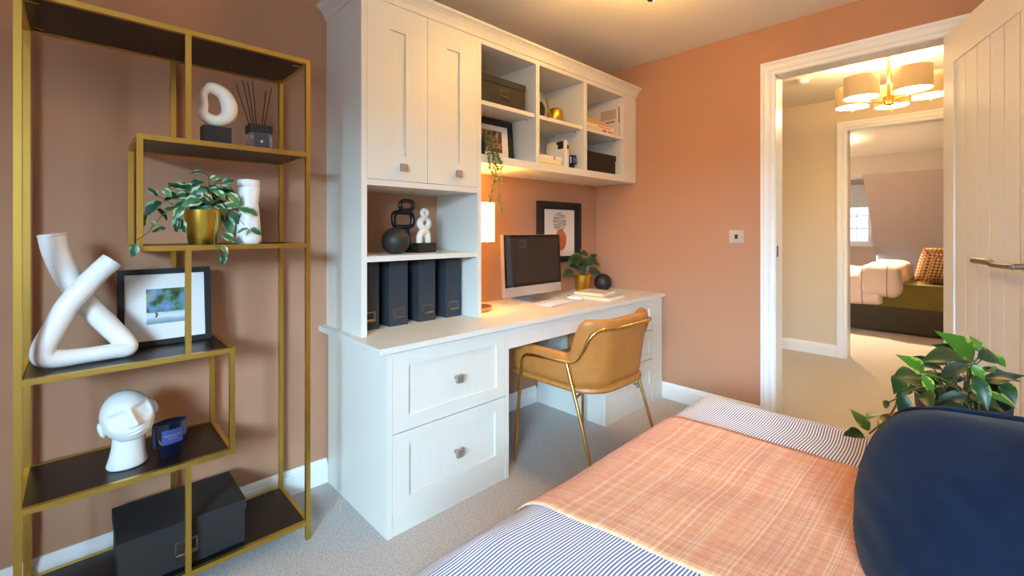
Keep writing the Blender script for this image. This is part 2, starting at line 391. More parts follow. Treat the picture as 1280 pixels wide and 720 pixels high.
# right drawer unit
u = thing('drawer_unit', 'narrow three-drawer off-white unit in the corner behind the tan chair', 'drawers', (2.63, 1.84, 0))
box('side_panel', 2.285, 2.308, YD, 2.118, 0, 0.710, M_cab, u, 0.001); box('filler_panel', 2.842, 2.974, YD, 1.60, 0, 0.710, M_cab, u, 0.001)
bm = bmesh.new(); bx(bm, 2.308, 2.974, 1.6, 2.10, 0.085, 0.700); finish('carcass', bm, M_cab, u)
box('plinth', 2.308, 2.842, YD + 0.004, YD + 0.02, 0, 0.084, M_cabh, u)
for z0, z1, a, b, k in ((0.500, 0.706, 0.563, 0.647, 0.602), (0.304, 0.498, 0.348, 0.437, 0.388), (0.085, 0.302, 0.141, 0.224, 0.178)):
    shaker('drawer', u, 2.308, 2.842, z0, z1, 2.396, 2.806, a, b, YD, (2.62, k))
# tall cupboard standing on the worktop
u = thing('wall_cupboard', 'tall off-white cupboard with two long doors over open shelves', 'cupboard', (1.17, 1.96, 0.733))
box('side_panel', 0.849, 0.874, YT, YA, 0.733, 2.165, M_cab, u, 0.001); box('side_panel', 1.470, 1.495, YT, YA, 0.733, 2.165, M_cab, u, 0.001)
box('cupboard_floor', 0.874, 1.470, YT, YA, 1.368, 1.393, M_cabh, u, 0.001); box('cupboard_top', 0.849, 1.495, YT, YA, 2.165, 2.20, M_cabh, u)
box('back_panel', 0.874, 1.470, 2.10, 2.12, 1.393, 2.165, M_cab, u)
sh = box('shelf', 0.874, 1.470, YT + 0.004, YA, 1.043, 1.067, M_cabh, u, 0.001)
for y in (1.83, 2.05):
    for x, d in ((1.470, -1), (0.874, 1)):
        f = finish('shelf_pin', lathe_bm([(0, 0), (0.004, 0), (0.004, 0.012), (0, 0.012)], seg=10), M_pewter, sh, local=True)
        f.location = (x - 1.17, y - 1.96, 1.037 - 0.733); f.rotation_euler = (0, d * PI / 2, 0)
shaker('door', u, 0.874, 1.171, 1.394, 2.164, 0.982, 1.058, 1.507, 2.049, YT, (1.034, 1.452))
shaker('door', u, 1.171, 1.470, 1.394, 2.164, 1.282, 1.357, 1.507, 2.049, YT, (1.339, 1.452))
# open wall shelves
u = thing('wall_shelf_unit', 'off-white wall-hung shelf unit of six open compartments above the desk', 'shelf unit', (2.24, 1.96, 1.527))
box('bottom_board', 1.4955, 2.990, YT, YA, 1.527, 1.570, M_cabh, u, 0.001); box('top_board', 1.4955, 2.990, YT, YA, 2.135, 2.165, M_cabh, u)
box('back_panel', 1.4955, 2.990, 2.115, YA - 0.002, 1.570, 2.135, M_cab, u)
box('end_panel', 2.822, 2.990, YT, 2.115, 1.570, 2.135, M_cab, u, 0.001)
for a, b in ((1.906, 1.936), (2.360, 2.392)): box('divider', a, b, YT, 2.115, 1.570, 2.135, M_cab, u, 0.001)
for a, b in ((1.4955, 1.906), (1.936, 2.360), (2.392, 2.822)):
    s = box('shelf', a + 0.0005, b - 0.0005, YT + 0.012, 2.115, 1.830, 1.852, M_cabh, u, 0.001)
    for y in (1.85, 2.03):
        f = finish('shelf_pin', lathe_bm([(0, 0), (0.004, 0), (0.004, 0.012), (0, 0.012)], seg=10), M_pewter, s, local=True)
        f.location = (b - 2.24, y - 1.96, 1.824 - 1.527); f.rotation_euler = (0, -PI / 2, 0)
# cornice
CR = [(0, 2.160), (0.007, 2.160), (0.009, 2.168), (0.013, 2.180), (0.022, 2.195), (0.034, 2.206), (0.044, 2.211), (0.047, 2.214), (0.047, 2.223), (0, 2.223)]
bm = sweep_bm([(0.849, YA, 0), (0.849, YT, 0), (XB, YT, 0)][::-1], CR, (0, 0, 1))
# outward must be away from the units
if min(v.co.y for v in bm.verts) > YT - 0.01:
    bm.free(); bm = sweep_bm([(0.849, YA, 0), (0.849, YT, 0), (XB, YT, 0)], CR, (0, 0, 1))
tag(finish('cornice', bm, M_cab, None, (1.9, YT, 2.16)), 'off-white coved cornice along the top of the cupboard and wall shelves', 'cornice')

# ------------------------------------------------------------------ gold shelving unit
gx0, gx1, gy0, gy1, B = -0.120, 0.644, 1.776, 2.106, 0.016
g = thing('shelving_unit', 'tall gold metal shelving unit with staggered black shelves', 'shelving', ((gx0 + gx1) / 2, (gy0 + gy1) / 2, 0))
def post(x, z0, z1):
    for y in (gy0, gy1 - B): box('post', x, x + B, y, y + B, z0, z1, M_gold, g, 0.0008, seg=1)
post(gx0, 0, 1.825); post(gx1 - B, 0, 1.825)
post(0.2535, 1.472, 1.809); post(0.132, 1.112, 1.472); post(0.2535, 0.775, 1.112); post(0.377, 0.412, 0.775); post(0.2535, 0.072, 0.412)
for x0, x1, zt, in ((gx0 + B, gx1 - B, 1.825), (0.148, gx1 - B, 1.472), (0.148, gx1 - B, 1.128), (gx0 + B, 0.377, 0.775), (gx0 + B, 0.377, 0.428), (gx0 + B, gx1 - B, 0.072)):
    for y in (gy0, gy1 - B): box('rail', x0, x1, y, y + B, zt - B, zt, M_gold, g, 0.0008, seg=1)
    for x in (x0 - B if x0 > 0 else x0 - B, x1): box('rail', x + 0.001, x + B - 0.001, gy0 + B, gy1 - B, zt - B, zt - 0.0005, M_gold, g)
    pnl = box('shelf_panel', x0 + 0.0008, x1 - 0.0008, gy0 + B + 0.0008, gy1 - B - 0.0008, zt - 0.0135, zt - 0.0015, M_black, g)
    for x, sx in ((x0, 1), (x1, -1)):
        for y in (gy0 + 0.05, gy1 - 0.05):
            box('clip', min(x, x + sx * 0.03), max(x, x + sx * 0.03), y - 0.006, y + 0.006, zt - 0.0165, zt - 0.0137, M_brass, pnl)

# ------------------------------------------------------------------ chair
ch = thing('armchair', 'tan leather tub desk chair with a brass tube frame', 'chair', (1.897, 1.44, 0))
cx, cy = 1.897, 1.44
def upath(hw, yf, yb, r, n=14):
    """U in plan: front left, round the back, front right (relative to chair)"""
    pts = [(-hw, yf + (yb + r - yf) * k / 10) for k in range(10)]
    for k in range(n + 1):
        a = PI + (PI / 2) * k / n; pts.append((-hw + r + r * math.cos(a), yb + r + r * math.sin(a)))
    for k in range(1, 8): pts.append((-hw + r + (2 * hw - 2 * r) * k / 8, yb))
    q = [(-x, y) for x, y in pts[:10 + n + 1]][::-1]
    return pts + q
SH = upath(0.246, 0.275, -0.252, 0.15)
def sstep(a, b, x): t = max(0, min(1, (x - a) / (b - a))); return t * t * (3 - 2 * t)
bm = bmesh.new(); rings = []
nS = len(SH)
for i, (x, y) in enumerate(SH):
    a = Vector(SH[max(0, i - 1)]); b = Vector(SH[min(nS - 1, i + 1)]); t = (b - a).normalized(); nrm = Vector((-t.y, t.x)) * -1     # outward
    if nrm.dot(Vector((x, y - 0.1))) < 0: nrm = -nrm
    k = sstep(-0.095, -0.185, y)                      # 0 arm, 1 back
    zt = 0.598 + 0.178 * k + 0.012 * math.sin(PI * min(1, abs(x) / 0.25)) * k * 0
    zb = 0.448; th = 0.044 - 0.004 * k
    fr = sstep(0.275, 0.235, y); ztt = zb + (zt - zb) * (0.80 + 0.20 * fr)
    lean = 0.045 * k
    prof = []
    for (o, zz) in ((0.0, 0.0), (0.006, 0.25), (0.008, 0.5), (0.006, 0.75), (0.002, 0.93), (-0.006, 0.985), (-th / 2, 1.0), (-th + 0.006, 0.985), (-th, 0.93), (-th, 0.6), (-th, 0.3), (-th, 0.0)):
        off = o + lean * max(0, zz - 0.35) / 0.65
        prof.append(bm.verts.new((cx + x + nrm.x * off, cy + y + nrm.y * off, zb + (ztt - zb) * zz)))
    rings.append(prof)
for a, b in zip(rings, rings[1:]):
    for k in range(12): bm.faces.new((a[k], a[(k + 1) % 12], b[(k + 1) % 12], b[k]))
bm.faces.new(rings[0]); bm.faces.new(rings[-1][::-1])
o = finish('backrest', bm, M_leather, ch, smooth='full', bevel=0); smoothmods(o, sub=1)
SO = upath(0.254, 0.270, -0.262, 0.16)
bm = bmesh.new(); rr = []
for dz, ins in ((0.425, 0.03), (0.429, 0.008), (0.440, 0.0), (0.452, 0.003), (0.456, 0.012), (0.470, 0.05), (0.498, 0.056), (0.505, 0.075)):
    rr.append([bm.verts.new((cx + x * (0.254 - ins) / 0.254, cy + (y if y > 0 else y * (0.262 - ins) / 0.262) - (ins if y > 0.2 else 0), dz)) for x, y in SO])
n = len(SO)
for a, b in zip(rr, rr[1:]):
    for k in range(n): bm.faces.new((a[k], a[(k + 1) % n], b[(k + 1) % n], b[k]))
bm.faces.new(rr[0][::-1]); bm.faces.new(rr[-1])
finish('seat', bm, M_leather, ch, smooth=True)
# frame tube: front leg, arm, back, arm, front leg
half = [(-0.285, 0.215, 0.0), (-0.268, 0.200, 0.30), (-0.256, 0.188, 0.50), (-0.2535, 0.170, 0.540), (-0.2535, 0.135, 0.552), (-0.257, 0.0, 0.562), (-0.263, -0.105, 0.568), (-0.265, -0.165, 0.588), (-0.261, -0.205, 0.645), (-0.246, -0.232, 0.700), (-0.215, -0.258, 0.728), (-0.15, -0.298, 0.735), (-0.05, -0.303, 0.736)]
full = half + [(-x, y, z) for x, y, z in half[::-1]]
finish('frame_tube', tube_bm([(cx + a, cy + b, c) for a, b, c in full], 0.0085, 10, n=5), M_brass, ch, smooth=True)
for s in (-1, 1):
    finish('leg', tube_bm([(cx + s * 0.262, cy - 0.105, 0.570), (cx + s * 0.268, cy - 0.20, 0.30), (cx + s * 0.273, cy - 0.295, 0.0)], 0.0085, 10, n=3), M_brass, ch, smooth=True)
    finish('bracket', tube_bm([(cx + s * 0.267, cy - 0.165, 0.415), (cx + s * 0.17, cy - 0.14, 0.424)], 0.006, 8, n=1), M_brass, ch, smooth=True)
    finish('bracket', tube_bm([(cx + s * 0.258, cy + 0.192, 0.435), (cx + s * 0.17, cy + 0.17, 0.432)], 0.006, 8, n=1), M_brass, ch, smooth=True)

# ------------------------------------------------------------------ bed, throw and cushion
bx0, bx1, by0, by1, BT, R = 0.30, 1.915, -1.25, 0.825, 0.52, 0.12
def puff(x, y):
    return 0.014 * noise.noise(Vector((x * 2.6, y * 2.6, 0.3))) + 0.006 * noise.noise(Vector((x * 7, y * 7, 2.3)))
def stripes():
    m = mat('striped_cotton', (240, 238, 238), 0.85, sheen=0.2, spec=0.2); nt = m.node_tree; b = nt.nodes['Principled BSDF']
    tc = nt.nodes.new('ShaderNodeTexCoord'); sp = nt.nodes.new('ShaderNodeSeparateXYZ'); nt.links.new(tc.outputs['Object'], sp.inputs[0])
    # unrolled coordinate: y minus z so the stripes carry on down the foot
    mm = nt.nodes.new('ShaderNodeMath'); mm.operation = 'MULTIPLY_ADD'; mm.inputs[1].default_value = -1.0; nt.links.new(sp.outputs['Z'], mm.inputs[0]); nt.links.new(sp.outputs['Y'], mm.inputs[2])
    f = nt.nodes.new('ShaderNodeMath'); f.operation = 'MULTIPLY'; f.inputs[1].default_value = 2 * PI / 0.0074; nt.links.new(mm.outputs[0], f.inputs[0])
    s = nt.nodes.new('ShaderNodeMath'); s.operation = 'SINE'; nt.links.new(f.outputs[0], s.inputs[0])
    r = nt.nodes.new('ShaderNodeValToRGB'); r.color_ramp.elements[0].position = 0.42; r.color_ramp.elements[1].position = 0.56
    ad = nt.nodes.new('ShaderNodeMath'); ad.operation = 'MULTIPLY_ADD'; ad.inputs[1].default_value = 0.5; ad.inputs[2].default_value = 0.5; nt.links.new(s.outputs[0], ad.inputs[0])
    r.color_ramp.elements[0].color = (*lin((84, 90, 140)), 1); r.color_ramp.elements[1].color = (*lin((242, 240, 240)), 1)
    nt.links.new(ad.outputs[0], r.inputs[0]); nt.links.new(r.outputs[0], b.inputs['Base Color'])
    return m
M_stripe = stripes()
bed = thing('bed', 'bed under a navy and white striped duvet in the foreground', 'bed', ((bx0 + bx1) / 2, (by0 + by1) / 2, 0))
box('base', bx0 + 0.10, bx1 - 0.10, by0, by1 - 0.10, 0.02, 0.30, M_boxfab, bed, 0.01)
box('mattress', bx0 + 0.08, bx1 - 0.08, by0, by1 - 0.08, 0.30, 0.47, M_paper, bed, 0.03)
bm = bmesh.new(); NX, NY, NZ = 56, 70, 14
def rb(p, extra=0.0):
    q = Vector((max(bx0 + R, min(bx1 - R, p.x)), max(by0 + R, min(by1 - R, p.y)), max(0.14 + 0.01, min(BT - R, p.z))))
    d = p - q
    if d.length < 1e-7: return p
    r = q + d.normalized() * (R + extra)
    if r.z > BT - R: r.z += puff(r.x, r.y) * min(1, (r.z - (BT - R)) / R)
    else:
        w = 0.010 * noise.noise(Vector((r.x * 6, r.y * 6, r.z * 2)))
        dd = Vector((d.x, d.y, 0)); r += (dd.normalized() if dd.length > 1e-6 else dd) * w
    return r
def grid(f, na, nb):
    vs = [[bm.verts.new(f(i / na, j / nb)) for j in range(nb + 1)] for i in range(na + 1)]
    for i in range(na):
        for j in range(nb): bm.faces.new((vs[i][j], vs[i + 1][j], vs[i + 1][j + 1], vs[i][j + 1]))
lx, ly = bx1 - bx0, by1 - by0; z0 = 0.13
def cl(t): # concentrate rows near the ends
    return t
grid(lambda a, b: rb(Vector((bx0 + lx * a, by0 + ly * b, BT))), NX, NY)
for yy in (by0, by1): grid(lambda a, b: rb(Vector((bx0 + lx * a, yy, z0 + (BT - z0) * b))), NX, NZ)
for xx in (bx0, bx1): grid(lambda a, b: rb(Vector((xx, by0 + ly * a, z0 + (BT - z0) * b))), NY, NZ)
bmesh.ops.remove_doubles(bm, verts=bm.verts[:], dist=1e-5)
finish('duvet', bm, M_stripe, bed, smooth='full')
def weave():
    m = mat('woven_throw', (225, 150, 110), 0.9, sheen=0.25, spec=0.15); nt = m.node_tree; b = nt.nodes['Principled BSDF']
    uv = nt.nodes.new('ShaderNodeTexCoord')
    def nz(scale, sc=1.0, det=2):
        mp = nt.nodes.new('ShaderNodeMapping'); mp.inputs['Scale'].default_value = scale; nt.links.new(uv.outputs['UV'], mp.inputs[0])
        n = nt.nodes.new('ShaderNodeTexNoise'); n.inputs['Scale'].default_value = sc; n.inputs['Detail'].default_value = det; nt.links.new(mp.outputs[0], n.inputs['Vector']); return n.outputs['Fac']
    def ramp(src, stops):
        r = nt.nodes.new('ShaderNodeValToRGB'); e = r.color_ramp.elements
        while len(e) < len(stops): e.new(0.5)
        for q, (p, c) in zip(e, stops): q.position = p; q.color = (*lin(c), 1)
        nt.links.new(src, r.inputs[0]); return r.outputs[0]
    sp = nt.nodes.new('ShaderNodeSeparateXYZ'); nt.links.new(uv.outputs['UV'], sp.inputs[0])
    T = 0.0021
    def thread(sock, seed):                 # one random colour for each yarn
        d = nt.nodes.new('ShaderNodeMath'); d.operation = 'DIVIDE'; d.inputs[1].default_value = T; nt.links.new(sock, d.inputs[0])
        f = nt.nodes.new('ShaderNodeMath'); f.operation = 'FLOOR'; nt.links.new(d.outputs[0], f.inputs[0])
        a = nt.nodes.new('ShaderNodeMath'); a.operation = 'ADD'; a.inputs[1].default_value = seed; nt.links.new(f.outputs[0], a.inputs[0])
        w = nt.nodes.new('ShaderNodeTexWhiteNoise'); w.noise_dimensions = '1D'; nt.links.new(a.outputs[0], w.inputs['W'])
        return w.outputs['Value'], f.outputs[0]
    wu, iu = thread(sp.outputs['X'], 0.5); wv, iv_ = thread(sp.outputs['Y'], 91.5)
    warp = ramp(wu, [(0.0, (208, 132, 88)), (0.30, (220, 150, 104)), (0.55, (214, 142, 110)), (0.75, (222, 170, 112)), (0.97, (230, 192, 162))])
    weft = ramp(wv, [(0.0, (206, 128, 88)), (0.30, (220, 152, 104)), (0.52, (210, 134, 108)), (0.72, (218, 168, 100)), (0.96, (232, 200, 172))])
    ad = nt.nodes.new('ShaderNodeMath'); ad.operation = 'ADD'; nt.links.new(iu, ad.inputs[0]); nt.links.new(iv_, ad.inputs[1])
    md_ = nt.nodes.new('ShaderNodeMath'); md_.operation = 'PINGPONG'; md_.inputs[1].default_value = 1.0; nt.links.new(ad.outputs[0], md_.inputs[0])
    mx = nt.nodes.new('ShaderNodeMix'); mx.data_type = 'RGBA'; nt.links.new(md_.outputs[0], mx.inputs['Factor']); nt.links.new(warp, mx.inputs['A']); nt.links.new(weft, mx.inputs['B'])
    bands = nt.nodes.new('ShaderNodeMix'); bands.data_type = 'RGBA'; bands.blend_type = 'SOFT_LIGHT'; bands.inputs['Factor'].default_value = 0.35
    bd = ramp(nz((60, 60, 1)), [(0.35, (100, 96, 92)), (0.65, (176, 170, 164))])
    nt.links.new(mx.outputs['Result'], bands.inputs['A']); nt.links.new(bd, bands.inputs['B']); nt.links.new(bands.outputs['Result'], b.inputs['Base Color'])
    bp = nt.nodes.new('ShaderNodeBump'); bp.inputs['Strength'].default_value = 0.7; bp.inputs['Distance'].default_value = 0.002; nt.links.new(nz((260, 260, 1)), bp.inputs['Height']); nt.links.new(bp.outputs[0], b.inputs['Normal'])
    return m
M_throw = weave()
bm = bmesh.new(); uvl = bm.loops.layers.uv.new('uv'); NA, NB = 40, 90
Y0r = by1 - R; Ls = 1.25 + R * PI / 2 + 0.26
def thr(a, b):
    s = -1.25 + Y0r + 0 + Ls * b - 0.0; s = (Y0r - 1.25) + Ls * b
    if s <= Y0r: p = Vector((0, s, BT + 0.003)); 
    elif s <= Y0r + R * PI / 2:
        t = (s - Y0r) / R; p = Vector((0, Y0r + (R + 0.003) * math.sin(t), BT - R + (R + 0.003) * math.cos(t)))
    else: p = Vector((0, by1 + 0.003, BT - R - (s - Y0r - R * PI / 2)))
    x = 0.79 + 0.70 * a + (-0.11) * (p.y - by1); p.x = x
    if p.z > BT - R: p.z += puff(x, p.y) * min(1, (p.z - (BT - R)) / R)
    else: p.y += 0.010 * noise.noise(Vector((x * 6, p.y * 6, p.z * 2))) + 0.004
    return p
vs = [[bm.verts.new(thr(i / NA, j / NB)) for j in range(NB + 1)] for i in range(NA + 1)]
for i in range(NA):
    for j in range(NB):
        f = bm.faces.new((vs[i][j], vs[i + 1][j], vs[i + 1][j + 1], vs[i][j + 1]))
        for l, (ii, jj) in zip(f.loops, ((i, j), (i + 1, j), (i + 1, j + 1), (i, j + 1))): l[uvl].uv = (ii / NA * 0.70, jj / NB * Ls)
o = finish('throw', bm, M_throw, None, (1.2, 0.2, BT), smooth='full')
md = o.modifiers.new('thick', 'SOLIDIFY'); md.thickness = 0.005; md.offset = 1
tag(o, 'orange and cream woven throw laid across the striped bed', 'throw')
# navy cushion
def cushion_bm(w, h, t, n=26, rnd_=0.2, p=0.55):
    bm = bmesh.new(); L = []
    for sgn in (1, -1):
        vs = []
        for i in range(n + 1):
            row = []
            for j in range(n + 1):
                u_, v_ = -1 + 2 * i / n, -1 + 2 * j / n
                th_ = t / 2 * ((1 - u_ ** 4) * (1 - v_ ** 4)) ** p
                x = u_ * w / 2 * math.sqrt(1 - rnd_ * v_ * v_ / 2); z = v_ * h / 2 * math.sqrt(1 - rnd_ * u_ * u_ / 2)
                row.append(bm.verts.new((x, sgn * th_, z)))
            vs.append(row)
        for i in range(n):
            for j in range(n): bm.faces.new((vs[i][j], vs[i + 1][j], vs[i + 1][j + 1], vs[i][j + 1]))
    bmesh.ops.remove_doubles(bm, verts=bm.verts[:], dist=1e-5)
    return bm
bm = cushion_bm(0.53, 0.435, 0.22, 32, 0.72)
for v in bm.verts: v.co += Vector((0, 1, 0)) * (0.010 * noise.noise(v.co * 7) + 0.007 * noise.noise(Vector((v.co.x * 5 + v.co.z * 8, 0, v.co.z * 22 - v.co.x * 14)))) + Vector((0, 0, 1)) * 0.01 * noise.noise(v.co * 6 + Vector((3, 3, 3)))
o = finish('cushion', bm, M_navy, None, local=True, smooth='full')
CUSH = o
o.matrix_world = Matrix.Translation((1.085, -0.060, 0.656)) @ Matrix.Rotation(math.radians(62), 4, 'Z') @ Matrix.Rotation(math.radians(20), 4, 'X') @ Matrix.Rotation(math.radians(5), 4, 'Y')
smoothmods(o, sub=1)
def cush_edge(k, w=0.53, h=0.435, r_=0.72):
    t_ = (k % 4); u_, v_ = ((-1 + 2 * (t_ % 1), 1) if t_ < 1 else (1, 1 - 2 * (t_ % 1)) if t_ < 2 else (1 - 2 * (t_ % 1), -1) if t_ < 3 else (-1, -1 + 2 * (t_ % 1)))
    q = Vector((u_ * w / 2 * math.sqrt(1 - r_ * v_ * v_ / 2), 0, v_ * h / 2 * math.sqrt(1 - r_ * u_ * u_ / 2)))
    return q + Vector((0, 1, 0)) * (0.010 * noise.noise(q * 7) + 0.007 * noise.noise(Vector((q.x * 5 + q.z * 8, 0, q.z * 22 - q.x * 14)))) + Vector((0, 0, 1)) * 0.01 * noise.noise(q * 6 + Vector((3, 3, 3)))
finish('seam', tube_bm([cush_edge(k / 10) for k in range(40)], 0.0045, 8, True, 3), M_navy, o, smooth='full', local=True)
tag(o, 'large plump navy blue cushion leaning on the bed', 'cushion')
# ------------------------------------------------------------------ plants: leaves
def leaf_mesh(name, wr=0.45, fold=0.25, droop=0.25, tip=1.6, nl=8, lobed=False):
    """unit leaf along +x, half width wr/2, face up +z"""
    bm = bmesh.new(); rows = []
    for i in range(nl + 1):
        t = i / nl
        w = wr / 2 * (max(0.0, math.sin(PI * t ** 0.75)) ** 1.15 if t < 1 else 0) * (1.0 if not lobed else 1.0 + 0.25 * math.cos(6 * t))
        if lobed: w = wr / 2 * 1.75 * max(0, t) ** 0.5 * max(0, 1 - t) ** 0.8 * (1 + 0.10 * math.cos(14 * t))
        z = -droop * t * t + 0.04 * math.sin(PI * t)
        rows.append([bm.verts.new((t, s * w, z + fold * abs(s) * w)) for s in (-1, -0.5, 0, 0.5, 1)])
    for a, b in zip(rows, rows[1:]):
        for k in range(4): bm.faces.new((a[k], a[k + 1], b[k + 1], b[k]))
    bmesh.ops.remove_doubles(bm, verts=bm.verts[:], dist=1e-5)
    me = bpy.data.meshes.new(name); bm.to_mesh(me); bm.free()
    for p in me.polygons: p.use_smooth = True
    return me
def leaf_mat(name, core, edge, amount=0.5, nsc=4.0, vein=True):
    m = mat(name, core, 0.38, spec=0.5); nt = m.node_tree; b = nt.nodes['Principled BSDF']
    tc = nt.nodes.new('ShaderNodeTexCoord'); sp = nt.nodes.new('ShaderNodeSeparateXYZ'); nt.links.new(tc.outputs['Object'], sp.inputs[0])
    ab = nt.nodes.new('ShaderNodeMath'); ab.operation = 'ABSOLUTE'; nt.links.new(sp.outputs['Y'], ab.inputs[0])
    oi = nt.nodes.new('ShaderNodeObjectInfo')
    va = nt.nodes.new('ShaderNodeVectorMath'); va.operation = 'ADD'; nt.links.new(tc.outputs['Object'], va.inputs[0])
    cb = nt.nodes.new('ShaderNodeCombineXYZ'); ml = nt.nodes.new('ShaderNodeMath'); ml.operation = 'MULTIPLY'; ml.inputs[1].default_value = 50; nt.links.new(oi.outputs['Random'], ml.inputs[0]); nt.links.new(ml.outputs[0], cb.inputs[2])
    nt.links.new(cb.outputs[0], va.inputs[1])
    n = nt.nodes.new('ShaderNodeTexNoise'); n.inputs['Scale'].default_value = nsc; n.inputs['Detail'].default_value = 4; nt.links.new(va.outputs[0], n.inputs['Vector'])
    s = nt.nodes.new('ShaderNodeMath'); s.operation = 'MULTIPLY_ADD'; s.inputs[1].default_value = 2.2; nt.links.new(ab.outputs[0], s.inputs[0]); nt.links.new(n.outputs['Fac'], s.inputs[2])
    r = nt.nodes.new('ShaderNodeValToRGB'); r.color_ramp.elements[0].position = 1.0 - amount; r.color_ramp.elements[1].position = min(1, 1.12 - amount)
    r.color_ramp.elements[0].color = (*lin(core), 1); r.color_ramp.elements[1].color = (*lin(edge), 1)
    nt.links.new(s.outputs[0], r.inputs[0]); nt.links.new(r.outputs[0], b.inputs['Base Color'])
    return m
def put_leaf(parent, me, base, tipp, width=1.0, roll=None, name='leaf', twist=0.0):
    """leaf from base to tip, facing up and a little towards the light"""
    base, tipp = Vector(base), Vector(tipp); x = (tipp - base); L = x.length; x.normalize()
    up = Vector(roll) if roll else Vector((-0.35, -0.55, 0.75))
    z = up - x * up.dot(x)
    if z.length < 1e-3: z = x.orthogonal()
    z.normalize(); y = z.cross(x)
    M = Matrix((x, y, z)).transposed().to_4x4()
    M = Matrix.Translation(base - wloc(parent)) @ M @ Matrix.Rotation(twist, 4, 'X') @ Matrix.Diagonal((L, L * width, L, 1))
    o = bpy.data.objects.new(name, me); C.objects.link(o); o.parent = parent; o.matrix_local = M
    return o
rnd = random.Random(7)

# bedside plant in dark pot
tb = thing('side_table', 'round oak side table at the far side of the bed', 'side table', (2.165, 0.035, 0))
TZ = 0.475
finish('table_top', lathe_bm([(0, TZ - 0.03), (0.225, TZ - 0.03), (0.235, TZ - 0.02), (0.235, TZ - 0.008), (0.228, TZ), (0, TZ)], (2.165, 0.035, 0), 48), M_wood, tb, smooth=True)
for k in range(3):
    a = 0.5 + 2 * PI * k / 3
    finish('leg', tube_bm([(2.165 + 0.12 * math.cos(a), 0.035 + 0.12 * math.sin(a), TZ - 0.028), (2.165 + 0.185 * math.cos(a), 0.035 + 0.185 * math.sin(a), 0)], [0.016, 0.010], 10, n=1), M_wood, tb, smooth=True)
pc = (2.075, 0.045)
pl = thing('potted_plant', 'leafy trailing green plant in a dark blue pot on the round table', 'plant', (pc[0], pc[1], TZ))
finish('pot', lathe_bm([(0, 0), (0.075, 0), (0.088, 0.012), (0.106, 0.06), (0.113, 0.115), (0.116, 0.155), (0.110, 0.155), (0.106, 0.135), (0, 0.135)], (pc[0], pc[1], TZ), 40), M_pot, pl, smooth=True)
finish('soil', lathe_bm([(0, 0.141), (0.106, 0.138)], (pc[0], pc[1], TZ), 24), M_soil, pl)
LM1 = leaf_mesh('leaf', 0.42, 0.25, 0.22)
G1 = leaf_mat('hoya_leaf', (28, 62, 26), (136, 164, 52), 0.12, 5.0); G2 = leaf_mat('hoya_leaf_bright', (74, 116, 30), (178, 190, 66), 0.16, 5.0); G3 = leaf_mat('hoya_leaf_dark', (24, 48, 28), (176, 164, 138), 0.02, 6.0)
LMV = []
for g_ in (G1, G2, G3):
    me = LM1.copy(); me.materials.append(g_); LMV.append(me)
BL = [((2.143,0.018,0.746),(2.022,0.065,0.838)),((2.236,-0.003,0.757),(2.250,0.025,0.804)),((2.158,0.031,0.747),(2.071,0.087,0.797)),((2.094,0.024,0.749),(1.936,0.106,0.792)),((2.079,0.009,0.766),(2.183,-0.049,0.770)),((1.918,0.124,0.733),(1.849,0.162,0.783)),((2.069,0.131,0.726),(2.051,0.078,0.746)),((1.960,0.028,0.767),(1.940,0.088,0.725)),((1.831,0.124,0.741),(1.833,0.095,0.692)),((1.881,0.131,0.723),(1.772,0.167,0.755)),((1.944,0.098,0.711),(2.051,0.037,0.667)),((2.012,0.019,0.758),(2.011,-0.008,0.712)),((1.918,0.012,0.747),(1.872,-0.013,0.677)),((2.094,-0.018,0.732),(2.179,-0.059,0.694)),((2.185,-0.023,0.767),(2.194,-0.059,0.732)),((2.093,-0.045,0.705),(2.048,-0.071,0.662)),((1.889,0.027,0.693),(1.860,0.096,0.655)),((1.869,0.017,0.646),(1.779,0.077,0.672)),((1.816,0.111,0.700),(1.751,0.103,0.677)),((1.900,0.141,0.688),(1.891,0.191,0.650)),((1.802,0.166,0.684),(1.781,0.158,0.617)),((1.866,0.174,0.716),(1.790,0.177,0.697)),((1.788,0.193,0.653),(1.809,0.215,0.625)),((1.737,0.215,0.623),(1.687,0.235,0.626)),((1.739,0.213,0.618),(1.719,0.162,0.615)),((1.730,0.235,0.568),(1.734,0.273,0.618)),((1.729,0.250,0.556),(1.671,0.278,0.567)),((1.889,0.124,0.602),(1.797,0.143,0.619)),((1.870,0.087,0.674),(1.942,0.058,0.677)),((1.900,0.057,0.677),(1.912,0.018,0.676)),((2.171,0.074,0.714),(2.136,0.039,0.770)),((2.121,0.038,0.685),(2.121,0.081,0.675)),((2.164,-0.003,0.702),(2.164,-0.031,0.662))]
bright = {0, 1, 5, 8, 11, 13, 14, 23, 25, 27}
dark = {6, 10, 16, 17, 28, 29, 31, 32, 7}
for i, (a, b) in enumerate(BL):
    a = Vector(a); b = Vector(b)
    put_leaf(pl, LMV[1 if i in bright else 2 if i in dark else 0], a, b + (b - a) * 0.12, 1.0 if (b - a).length > 0.08 else 1.25, roll=(-0.75, -0.15 + 0.3 * rnd.random(), 0.6), twist=rnd.uniform(-0.4, 0.4))
    if i < 23 or i > 27:
        s0 = Vector((pc[0] + rnd.uniform(-0.05, 0.05), pc[1] + rnd.uniform(-0.05, 0.05), TZ + 0.138)); mid = (s0 + a) / 2 + Vector((0, 0, 0.035))
        finish('stem', tube_bm([s0, mid, a], 0.0022, 5, n=4), M_stem, pl, smooth=True)
